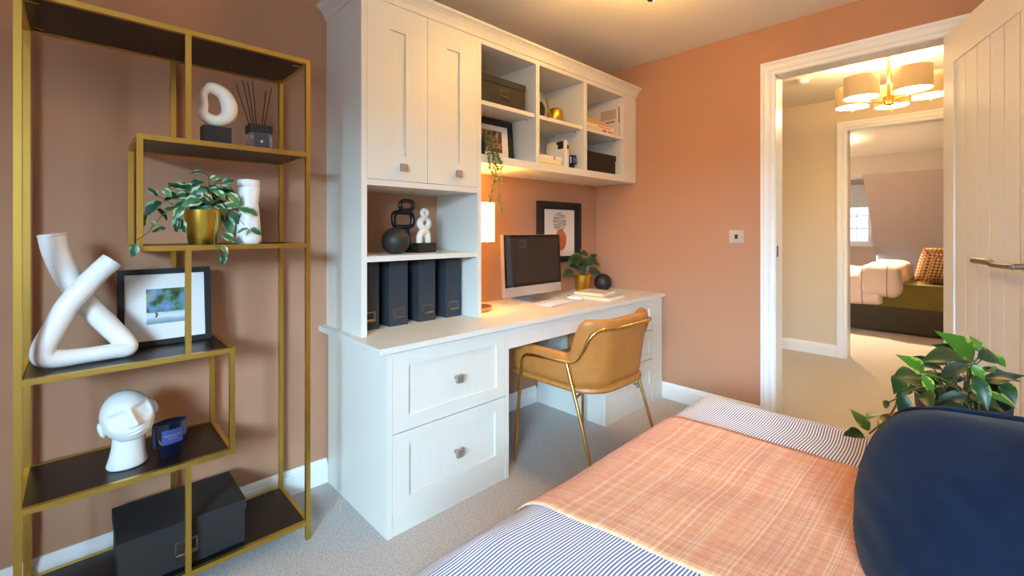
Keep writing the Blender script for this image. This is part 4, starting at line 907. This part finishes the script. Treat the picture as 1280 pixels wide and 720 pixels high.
def book(label, x0, x1, y0, y1, z0, z1, col, spine='-y', cat='book', group=None, standing=False, deco=None):
    t = thing('book', label, cat, ((x0 + x1) / 2, (y0 + y1) / 2, z0), 0, group); m = mat('book_cover', col, 0.6)
    e = 0.002
    if standing:
        bm = bmesh.new(); bx(bm, x0, x0 + e, y0, y1, z0, z1); bx(bm, x1 - e, x1, y0, y1, z0, z1); bx(bm, x0 + e, x1 - e, y0, y0 + e, z0, z1); finish('cover', bm, m, t)
        box('pages', x0 + e, x1 - e, y0 + e, y1 - 0.003, z0 + 0.003, z1 - 0.004, M_paper, t)
    else:
        bm = bmesh.new(); bx(bm, x0, x1, y0, y1, z0, z0 + e); bx(bm, x0, x1, y0, y1, z1 - e, z1); bx(bm, x0, x1, y0, y0 + e, z0 + e, z1 - e); finish('cover', bm, m, t)
        box('pages', x0 + 0.003, x1 - 0.003, y0 + e, y1 - 0.003, z0 + e, z1 - e, M_paper, t)
    for q in deco or (): box('print', *q[:6], mat('book_ink', q[6], 0.6), t)
    return t
G = 'books on the wall shelves'
book('yellow-edged book at the bottom of the stack in the middle lower compartment', 1.945, 2.168, 1.800, 1.97, 1.570, 1.586, (226, 210, 120), group=G)
book('cream book in the middle of the stack in the middle lower compartment', 1.945, 2.160, 1.803, 1.965, 1.5865, 1.603, (238, 228, 190), group=G)
book('white book on top of the stack in the middle lower compartment', 1.945, 2.166, 1.801, 1.96, 1.6035, 1.628, (236, 228, 214), group=G, deco=[(2.09, 2.10, 1.7995, 1.801, 1.606, 1.626, (150, 90, 50))])
book('white standing book with a black ink motif on its cover', 2.196, 2.214, 1.802, 1.955, 1.570, 1.742, (238, 232, 220), group=G, standing=True, deco=[(2.1952, 2.196, 1.815, 1.860, 1.690, 1.738, (34, 30, 28)), (2.1952, 2.196, 1.855, 1.872, 1.720, 1.736, (34, 30, 28))])
book('pink-white standing book next to the blue candle', 2.2155, 2.238, 1.804, 1.95, 1.570, 1.728, (232, 210, 196), group=G, standing=True, deco=[(2.218, 2.235, 1.8032, 1.804, 1.690, 1.716, (70, 40, 40))])
glass_candle((2.297, 1.835, 1.570), 'small dark blue glass candle beside the standing books', 0.80, 0.95, 0.95, 0, True)
book('cream and orange book at the bottom of the stack in the upper right compartment', 2.425, 2.745, 1.800, 1.98, 1.852, 1.872, (228, 206, 176), group=G, deco=[(2.60, 2.64, 1.7995, 1.8, 1.856, 1.868, (180, 60, 50)), (2.66, 2.72, 1.7995, 1.8, 1.857, 1.866, (200, 110, 90))])
book('white book in the middle of the stack in the upper right compartment', 2.425, 2.735, 1.802, 1.985, 1.8725, 1.894, (240, 226, 206), group=G, deco=[(2.55, 2.70, 1.8015, 1.802, 1.880, 1.887, (196, 120, 96))])
book('tan book on top of the stack in the upper right compartment', 2.425, 2.640, 1.803, 1.97, 1.8945, 1.925, (206, 160, 96), group=G)
book('tall white standing book against the right end of the wall shelves', 2.792, 2.814, 1.802, 1.965, 1.852, 2.074, (226, 214, 200), group=G, standing=True, deco=[(2.7912, 2.792, 1.82, 1.95, 1.98, 2.05, (186, 170, 150)), (2.7912, 2.792, 1.83, 1.93, 1.955, 1.968, (196, 110, 96)), (2.796, 2.811, 1.8012, 1.802, 1.95, 2.06, (196, 96, 84))])
# ------------------------------------------------------------------ desk things
# lamp behind the cupboard side
lx, ly = 1.604, 1.935
dl2 = thing('table_lamp', 'lit table lamp with a pale cylinder shade and brass base on the desk', 'lamp', (lx, ly, 0.733))
finish('base', lathe_bm([(0, 0), (0.060, 0), (0.060, 0.012), (0.076, 0.014), (0.076, 0.026), (0.012, 0.028), (0, 0.030)], (lx, ly, 0.733), 40), M_brass, dl2, smooth=True)
finish('stem', lathe_bm([(0, 0.03), (0.008, 0.03), (0.008, 0.37), (0.022, 0.372), (0.022, 0.384), (0, 0.384)], (lx, ly, 0.733), 20), M_brass, dl2, smooth=True)
M_shade = mat('lit_lampshade', (250, 240, 220), 0.8, emit=(255, 196, 112), estr=8.0)
finish('shade', lathe_bm([(0.089, 0.382), (0.092, 0.382), (0.092, 0.596), (0.089, 0.596)], (lx, ly, 0.733), 40), M_shade, dl2, smooth=True)
finish('shade_ring', lathe_bm([(0.050, 0.374), (0.080, 0.374), (0.082, 0.384), (0.050, 0.384), (0.050, 0.374)], (lx, ly, 0.733), 40), M_brass, dl2, smooth=True)
b_ = lamp('table_lamp_bulb', 'POINT', (0, 0, 0.50), 20.0, WARM, 0.03); b_.parent = dl2
# monitor
mo = thing('computer_monitor', 'silver all-in-one computer with a dark screen on the desk', 'computer', (2.098, 1.990, 0.733), math.radians(1.1))
bm = bmesh.new(); bx(bm, -0.264, 0.264, -0.012, 0.016, 0.0, 0.378)
case = finish('case', bm, M_alu, mo, bevel=0.006, local=True)
case.matrix_local = Matrix.Translation((0, -0.012, 0.040)) @ Matrix.Rotation(math.radians(-2.6), 4, 'X')
box('screen_glass', -0.2625, 0.2625, -0.0136, -0.012, 0.058, 0.3765, M_screen, case, local=True)
box('display', -0.243, 0.243, -0.0139, -0.0135, 0.078, 0.357, mat('display_panel', (40, 35, 34), 0.02, spec=0.5), case, local=True)
box('camera_dot', -0.003, 0.003, -0.0139, -0.0135, 0.364, 0.370, M_blackm, case, local=True)
bm = bmesh.new()
pr = [(-0.090, 0.0), (-0.090, 0.005), (0.072, 0.008), (0.040, 0.16), (0.012, 0.19), (0.012, 0.20), (0.048, 0.175), (0.086, 0.004), (0.086, 0.0)]
A = [bm.verts.new((-0.10, y, z)) for y, z in pr]; Bv = [bm.verts.new((0.10, y, z)) for y, z in pr]
for i in range(len(pr)): j = (i + 1) % len(pr); bm.faces.new((A[i], A[j], Bv[j], Bv[i]))
bm.faces.new(A); bm.faces.new(Bv[::-1])
finish('stand', bm, M_alu, mo, local=True)
# keyboard and mouse
M_kb = mat('white_keys', (240, 240, 240), 0.5)
kb = thing('keyboard', 'slim white keyboard in front of the computer', 'keyboard', (2.095, 1.788, 0.733), math.radians(8))
box('body', -0.14, 0.14, -0.057, 0.057, 0, 0.006, M_alu, kb, 0.002, local=True)
kme = None
for r_ in range(5):
    n_ = 14 if r_ else 1
    row = [(-0.132 + (k + 0.5) * 0.264 / 14, 0.0155) for k in range(14)]
    if r_ == 0: row = [(-0.132 + 0.0095 + k * 0.019, 0.0155) for k in range(4)] + [(-0.002, 0.098)] + [(0.075 + k * 0.019, 0.0155) for k in range(4)][:3]
    for x_, w_ in row:
        y_ = -0.042 + r_ * 0.0205
        box('key', x_ - w_ / 2, x_ + w_ / 2, y_ - 0.008, y_ + 0.008, 0.0055, 0.0085, M_kb, kb, local=True)
ms = thing('computer_mouse', 'white low mouse beside the keyboard', 'mouse', (2.335, 1.836, 0.733), math.radians(12))
bm = bmesh.new(); bmesh.ops.create_uvsphere(bm, u_segments=28, v_segments=16, radius=1)
for v in bm.verts:
    z = v.co.z; v.co = Vector((v.co.x * 0.029, v.co.y * 0.056, max(0, z) * 0.018 + (0.003 if z > -0.2 else 0)))
finish('shell', bm, M_white, ms, smooth='full', local=True)
box('button_line', -0.0006, 0.0006, 0.01, 0.05, 0.0105, 0.0185, M_boxfab, ms, local=True)
# notebooks
for nm, lab_, c, w, h, z, th, rz in (('notebook', 'larger cream notebook at the bottom of the pair on the desk', (2.506, 1.766), 0.246, 0.268, 0.733, 0.018, 7), ('notebook', 'smaller cream notebook on top of the pair on the desk', (2.515, 1.806), 0.200, 0.208, 0.7512, 0.018, 10)):
    t = thing(nm, lab_, 'notebook', (c[0], c[1], z), math.radians(rz)); m = mat('cream_cover', (226, 208, 174), 0.6)
    box('back_cover', -w / 2, w / 2, -h / 2, h / 2, 0, 0.002, m, t, local=True); box('front_cover', -w / 2, w / 2, -h / 2, h / 2, th - 0.002, th, m, t, local=True)
    box('spine', -w / 2, -w / 2 + 0.002, -h / 2, h / 2, 0.002, th - 0.002, m, t, local=True); box('pages', -w / 2 + 0.002, w / 2 - 0.003, -h / 2 + 0.003, h / 2 - 0.003, 0.002, th - 0.002, M_paper, t, local=True)
# desk plant
dp = thing('potted_plant', 'small broad-leaved plant in a gold pot beside the computer', 'plant', (2.655, 2.015, 0.733))
finish('pot', pot_bm((2.655, 2.015, 0.733), 0.122, 0.050, 0.064), M_potgold, dp, smooth=True)
finish('soil', lathe_bm([(0, 0.108), (0.059, 0.104)], (2.655, 2.015, 0.733), 20), M_soil, dp)
DM = []
for g_ in (leaf_mat('rubber_leaf', (26, 58, 40), (60, 96, 60), 0.10, 3), leaf_mat('rubber_leaf_light', (50, 88, 40), (92, 120, 60), 0.10, 3)):
    me = leaf_mesh('leaf', 0.58, 0.18, 0.2); me.materials.append(g_); DM.append(me)
DL = [((2.649,2.011,0.931),(2.494,1.953,0.990)),((2.643,2.007,0.993),(2.547,2.016,1.008)),((2.604,1.984,1.007),(2.694,1.982,1.021)),((2.654,2.043,0.986),(2.466,2.027,0.988)),((2.531,2.003,0.893),(2.424,2.006,0.878)),((2.656,2.059,0.905),(2.541,2.039,0.935)),((2.603,1.997,0.895),(2.530,2.002,0.932)),((2.614,1.984,0.934),(2.677,1.983,0.982)),((2.756,2.034,0.912),(2.853,2.034,0.972)),((2.725,1.983,0.940),(2.851,1.959,0.923)),((2.709,2.000,0.877),(2.804,1.940,0.869)),((2.640,1.990,0.876),(2.650,1.963,0.945)),((2.635,2.042,0.953),(2.444,2.023,0.979)),((2.703,2.059,0.995),(2.663,2.036,1.037)),((2.728,1.999,0.973),(2.779,1.981,1.001)),((2.649,1.983,0.944),(2.551,1.963,0.938)),((2.66,1.99,0.93),(2.72,1.93,0.95)),((2.66,1.99,0.90),(2.62,1.92,0.92)),((2.68,2.0,0.96),(2.75,1.95,0.97))]
for i, (a, b) in enumerate(DL):
    a = Vector(a); b = Vector(b); d = (b - a).normalized() * min(0.11, max(0.075, (b - a).length))
    put_leaf(dp, DM[1 if i in (0, 1, 3, 12) else 0], a, a + d, 1.0, roll=(-0.3, -0.6, 0.6), twist=rnd.uniform(-0.4, 0.4))
    s0 = Vector((2.655 + rnd.uniform(-0.02, 0.02), 2.015 + rnd.uniform(-0.02, 0.02), 0.84))
    finish('stem', tube_bm([s0, (s0 + a) / 2 + Vector((0, 0, 0.015)), a], 0.0018, 5, n=4), M_stem, dp, smooth=True)
ball('black ceramic ball on the desk beside the gold plant pot', (2.838, 1.965), 0.0645, 0.733, M_blackc)
# wall art
aw, ah = 0.465, 0.435
at = frame('wall_art', 'black framed print of a scribbled oval over a rust ellipse', (2.5255, 2.103, 0.948), aw, ah, 0.030, M_blackm, mount=M_boxfab, depth=0.034, pr=(2.363 - 2.5255, 2.695 - 2.5255, 0.042, 0.380), m_print=mat('art_paper', (228, 212, 200), 0.7), rec=0.020)
at['category'] = 'wall art'
bm = bmesh.new()
for k in range(15):
    t_ = -1 + 2 * (k + 0.5) / 15; hw = 0.075 * math.sqrt(1 - t_ * t_); zc = 0.292 + 0.068 * t_
    a_ = rnd.uniform(-0.006, 0.006); n_ = 8; top = []; bot = []
    for q in range(n_ + 1):
        x_ = -0.001 - hw + 2 * hw * q / n_; w_ = 0.0012 + 0.0012 * rnd.random(); z_ = zc + a_ * (q / n_ - 0.5) * 2 + rnd.uniform(-0.001, 0.001)
        top.append(bm.verts.new((x_, 0.0183, z_ + w_))); bot.append(bm.verts.new((x_, 0.0183, z_ - w_)))
    for q in range(n_): bm.faces.new((bot[q], bot[q + 1], top[q + 1], top[q]))
finish('scribble_print', bm, mat('black_ink', (36, 32, 32), 0.7), at, local=True)
bm = bmesh.new(); bm.faces.new([bm.verts.new((0.012 + 0.064 * math.cos(2 * PI * k / 40), 0.0184, 0.160 + 0.077 * math.sin(2 * PI * k / 40))) for k in range(40)]); finish('ellipse_print', bm, mat('rust_ink', (190, 92, 52), 0.7, col2=(206, 112, 70), nscale=40), at, local=True)

# ------------------------------------------------------------------ lamps
M_lsh = mat('lit_fabric_shade', (222, 196, 150), 0.8, emit=(255, 206, 130), estr=0.16, bump=0.3, bscale=300)
M_diff = mat('lit_diffuser', (255, 250, 240), 0.6, emit=(255, 222, 168), estr=55)
M_bulb = mat('lit_bulb', (255, 250, 240), 0.6, emit=(255, 226, 176), estr=2.5)
hc = (3.97, 0.435)
cl_ = thing('chandelier', 'brass five-arm ceiling light with lit fabric drum shades on the landing', 'ceiling light', (hc[0], hc[1], 2.00))
finish('canopy', lathe_bm([(0, 2.4), (0.055, 2.4), (0.055, 2.375), (0.02, 2.365), (0, 2.365)], (hc[0], hc[1], 0), 28), M_brass, cl_, smooth=True)
finish('stem', lathe_bm([(0, 2.03), (0.006, 2.03), (0.006, 2.055), (0.030, 2.055), (0.034, 2.032), (0.030, 2.085), (0.009, 2.09), (0.009, 2.37), (0, 2.37)], (hc[0], hc[1], 0), 24), M_brass, cl_, smooth=True)
for k in range(5):
    a = math.radians(2 + 72 * k); sx_, sy_ = hc[0] + 0.22 * math.cos(a), hc[1] + 0.22 * math.sin(a)
    ar = finish('arm', tube_bm([(hc[0], hc[1], 2.04), (sx_, sy_, 2.04)], 0.0045, 8, n=1), M_brass, cl_, smooth=True)
    finish('candle_tube', tube_bm([(sx_, sy_, 2.032), (sx_, sy_, 2.07)], 0.008, 10, n=1), M_brass, ar, smooth=True)
    sh_ = finish('shade', lathe_bm([(0.096, 2.065), (0.098, 2.065), (0.098, 2.205), (0.096, 2.205)], (sx_, sy_, 0), 36), M_lsh, cl_, smooth=True)
    finish('diffuser', lathe_bm([(0, 2.067), (0.095, 2.067), (0.095, 2.071), (0, 2.071)], (sx_, sy_, 0), 36), M_diff, sh_, smooth=True)
    b_ = lamp('chandelier_bulb', 'POINT', (sx_ - hc[0], sy_ - hc[1], 0.225), 7.0, (1.0, 0.68, 0.36), 0.03); b_.parent = cl_
sd = thing('smoke_detector', 'round white smoke detector on the landing ceiling', 'smoke detector', (4.226, 1.0, 2.36))
finish('base', lathe_bm([(0, 2.4), (0.05, 2.4), (0.05, 2.388), (0, 2.388)], (4.226, 1.0, 0), 28), M_opal, sd, smooth=True); finish('sensor', lathe_bm([(0, 2.388), (0.044, 2.388), (0.040, 2.368), (0.026, 2.360), (0, 2.360)], (4.226, 1.0, 0), 28), M_opal, sd, smooth=True)
# ceiling light of this room: only its finial shows at the top of the frame
rc = (1.80, 1.0)
rl = thing('ceiling_light', 'dark ceiling light whose finial shows at the top of the frame', 'ceiling light', (rc[0], rc[1], 2.17))
finish('canopy', lathe_bm([(0, 2.4), (0.06, 2.4), (0.06, 2.378), (0, 2.37)], (rc[0], rc[1], 0), 28), M_blackm, rl, smooth=True)
finish('stem', lathe_bm([(0, 2.172), (0.010, 2.176), (0.019, 2.19), (0.019, 2.205), (0.007, 2.214), (0.007, 2.38), (0, 2.38)], (rc[0], rc[1], 0), 20), M_blackm, rl, smooth=True)
for k in range(3):
    a = 0.4 + 2 * PI * k / 3; p = Vector((rc[0] + 0.075 * math.cos(a), rc[1] + 0.075 * math.sin(a), 2.215))
    ar = finish('arm', tube_bm([(rc[0], rc[1], 2.20), (rc[0] + 0.05 * math.cos(a), rc[1] + 0.05 * math.sin(a), 2.20), p], 0.005, 8, n=4), M_blackm, rl, smooth=True)
    finish('bulb', lathe_bm([(0, 0), (0.014, 0.0), (0.016, 0.02), (0.028, 0.045), (0.028, 0.06), (0.015, 0.08), (0, 0.083)], p, 20), M_bulb, ar, smooth=True)
    b_ = lamp('ceiling_light_bulb', 'POINT', p - Vector((rc[0], rc[1], 2.17)) + Vector((0, 0, 0.045)), 52, WARM, 0.035); b_.parent = rl

# ------------------------------------------------------------------ far bedroom furniture
fb_ = thing('divan_bed', 'dark upholstered divan bed with an olive sheet in the far bedroom', 'bed', (7.4, 0.4, 0))
M_div = mat('divan_fabric', (62, 58, 48), 0.9, bump=0.3, bscale=300); M_olive = mat('olive_sheet', (112, 100, 40), 0.8, col2=(100, 90, 34), nscale=6)
box('divan_base', 6.72, 8.08, -0.75, 1.95, 0.02, 0.300, M_div, fb_, 0.01); box('mattress', 6.73, 8.07, -0.75, 1.95, 0.30, 0.570, M_olive, fb_, 0.035, seg=4)
def check():
    m = mat('checked_duvet', (226, 206, 194), 0.85); nt = m.node_tree; b = nt.nodes['Principled BSDF']
    tc = nt.nodes.new('ShaderNodeTexCoord'); sp = nt.nodes.new('ShaderNodeSeparateXYZ'); nt.links.new(tc.outputs['Object'], sp.inputs[0]); outs = []
    for ax, per in (('X', 0.26), ('Y', 0.23)):
        a = nt.nodes.new('ShaderNodeMath'); a.operation = 'DIVIDE'; a.inputs[1].default_value = per; nt.links.new(sp.outputs[ax], a.inputs[0])
        f = nt.nodes.new('ShaderNodeMath'); f.operation = 'FRACT'; nt.links.new(a.outputs[0], f.inputs[0])
        l = nt.nodes.new('ShaderNodeMath'); l.operation = 'LESS_THAN'; l.inputs[1].default_value = 0.035; nt.links.new(f.outputs[0], l.inputs[0]); outs.append(l.outputs[0])
    q = outs[0]
    for o_ in outs[1:]:
        mx = nt.nodes.new('ShaderNodeMath'); mx.operation = 'MAXIMUM'; nt.links.new(q, mx.inputs[0]); nt.links.new(o_, mx.inputs[1]); q = mx.outputs[0]
    mi = nt.nodes.new('ShaderNodeMix'); mi.data_type = 'RGBA'; nt.links.new(q, mi.inputs['Factor']); mi.inputs['A'].default_value = (*lin((228, 210, 200)), 1); mi.inputs['B'].default_value = (*lin((110, 92, 88)), 1)
    nt.links.new(mi.outputs['Result'], b.inputs['Base Color']); return m
M_check = check()
def soft_slab(x0, x1, y0, y1, z0, z1, r, nx, ny, nz, amp, seed):
    bm = bmesh.new()
    def f(p):
        q = Vector((max(x0 + r, min(x1 - r, p.x)), max(y0 + r, min(y1 - r, p.y)), max(z0 + r, min(z1 - r, p.z)))); d = p - q
        rr_ = q + (d.normalized() * r if d.length > 1e-7 else d)
        nzv = noise.noise(rr_ * 4 + Vector((seed, 0, 0))) + 0.5 * noise.noise(rr_ * 10 + Vector((0, seed, 0)))
        return rr_ + (d.normalized() if d.length > 1e-7 else Vector((0, 0, 1))) * amp * nzv
    def g(fn, na, nb):
        vs = [[bm.verts.new(f(fn(i / na, j / nb))) for j in range(nb + 1)] for i in range(na + 1)]
        for i in range(na):
            for j in range(nb): bm.faces.new((vs[i][j], vs[i + 1][j], vs[i + 1][j + 1], vs[i][j + 1]))
    for z in (z0, z1): g(lambda a, b: Vector((x0 + (x1 - x0) * a, y0 + (y1 - y0) * b, z)), nx, ny)
    for y in (y0, y1): g(lambda a, b: Vector((x0 + (x1 - x0) * a, y, z0 + (z1 - z0) * b)), nx, nz)
    for x in (x0, x1): g(lambda a, b: Vector((x, y0 + (y1 - y0) * a, z0 + (z1 - z0) * b)), ny, nz)
    bmesh.ops.remove_doubles(bm, verts=bm.verts[:], dist=1e-4)
    return bm
du = thing('duvet', 'pale checked duvet turned back over the far bed', 'duvet', (7.3, 1.2, 0.55))
finish('cover', soft_slab(6.66, 8.15, 0.78, 2.05, 0.30, 0.665, 0.07, 20, 24, 8, 0.02, 3.1), M_check, du, smooth='full')
finish('folded_edge', soft_slab(6.63, 8.17, 0.62, 1.02, 0.42, 0.775, 0.10, 22, 12, 8, 0.025, 8.7), M_check, du, smooth='full')
def patt():
    m = mat('patterned_cushion', (214, 180, 130), 0.85); nt = m.node_tree; b = nt.nodes['Principled BSDF']
    tc = nt.nodes.new('ShaderNodeTexCoord'); mp = nt.nodes.new('ShaderNodeMapping'); mp.inputs['Rotation'].default_value = (0, PI / 4, 0); nt.links.new(tc.outputs['Object'], mp.inputs[0])
    ck = nt.nodes.new('ShaderNodeTexChecker'); ck.inputs['Scale'].default_value = 38; ck.inputs['Color1'].default_value = (*lin((228, 206, 160)), 1); ck.inputs['Color2'].default_value = (*lin((170, 84, 44)), 1)
    nt.links.new(mp.outputs[0], ck.inputs['Vector']); nt.links.new(ck.outputs[0], b.inputs['Base Color']); return m
bm = cushion_bm(0.44, 0.44, 0.18, 16); o = finish('cushion', bm, patt(), None, local=True, smooth='full')
o.matrix_world = Matrix.Translation((7.02, 0.31, 0.775)) @ Matrix.Rotation(math.radians(-62), 4, 'Z') @ Matrix.Rotation(math.radians(20), 4, 'X') @ Matrix.Rotation(math.radians(4), 4, 'Y')
tag(o, 'red and cream patterned cushion on the far bed', 'cushion')
bm = cushion_bm(0.62, 0.42, 0.20, 16); o = finish('pillow', bm, mat('taupe_pillow', (168, 150, 128), 0.85), None, local=True, smooth='full')
o.matrix_world = Matrix.Translation((7.12, 0.05, 0.79)) @ Matrix.Rotation(math.radians(-4), 4, 'Z') @ Matrix.Rotation(math.radians(20), 4, 'X')
tag(o, 'plain taupe pillow behind the patterned cushion', 'pillow')
bl = thing('roman_blind', 'grey fabric roman blind folded up at the far bedroom window', 'blind', (10.57, 2.0, 1.60))
M_blind = mat('blind_fabric', (216, 222, 230), 0.85, col2=(202, 210, 220), nscale=50)
for k in range(3): box('fold', 10.555 - 0.012 * k, 10.585, 1.42, 2.58, 1.61 + 0.10 * k, 1.73 + 0.10 * k + (0.11 if k == 2 else 0), M_blind, bl, 0.006)
bp = thing('bedroom_pendant', 'pendant light in the far bedroom', 'ceiling light', (7.4, 1.75, 2.05))
finish('shade', lathe_bm([(0.13, 2.05), (0.14, 2.05), (0.14, 2.22), (0.13, 2.22)], (7.4, 1.75, 0), 28), M_lsh, bp, smooth=True); finish('flex', tube_bm([(7.4, 1.75, 2.12), (7.4, 1.75, 2.4)], 0.004, 6, n=1), M_opal, bp)
b_ = lamp('bedroom_pendant_bulb', 'POINT', (0, 0, 0.10), 800, (1.0, 0.76, 0.48), 0.04); b_.parent = bp
# neighbouring house seen through the far window
M_render = mat('pale_render', (226, 214, 190), 0.9); M_slate = mat('slate_roof', (110, 124, 140), 0.8, col2=(92, 106, 122), nscale=3)
nh = thing('house', 'pale house with a slate roof outside the far bedroom window', 'house', (30, 6.0, -2.6))
box('wall', 28, 36, 0.0, 12.0, -2.6, 0.6, M_render, nh)
bm = bmesh.new(); rp_ = [(27.6, 0.5), (32, 3.2), (36.4, 0.5)]
A = [bm.verts.new((x_, -0.3, z_)) for x_, z_ in rp_]; Bv = [bm.verts.new((x_, 12.3, z_)) for x_, z_ in rp_]
bm.faces.new(A); bm.faces.new(Bv[::-1])
for i in range(3): j = (i + 1) % 3; bm.faces.new((A[i], A[j], Bv[j], Bv[i]))
finish('roof', bm, M_slate, nh)
struct(box('floor_garden', 11.3, 60, -30, 40, -2.7, -2.6, mat('lawn', (120, 132, 84), 0.95)))
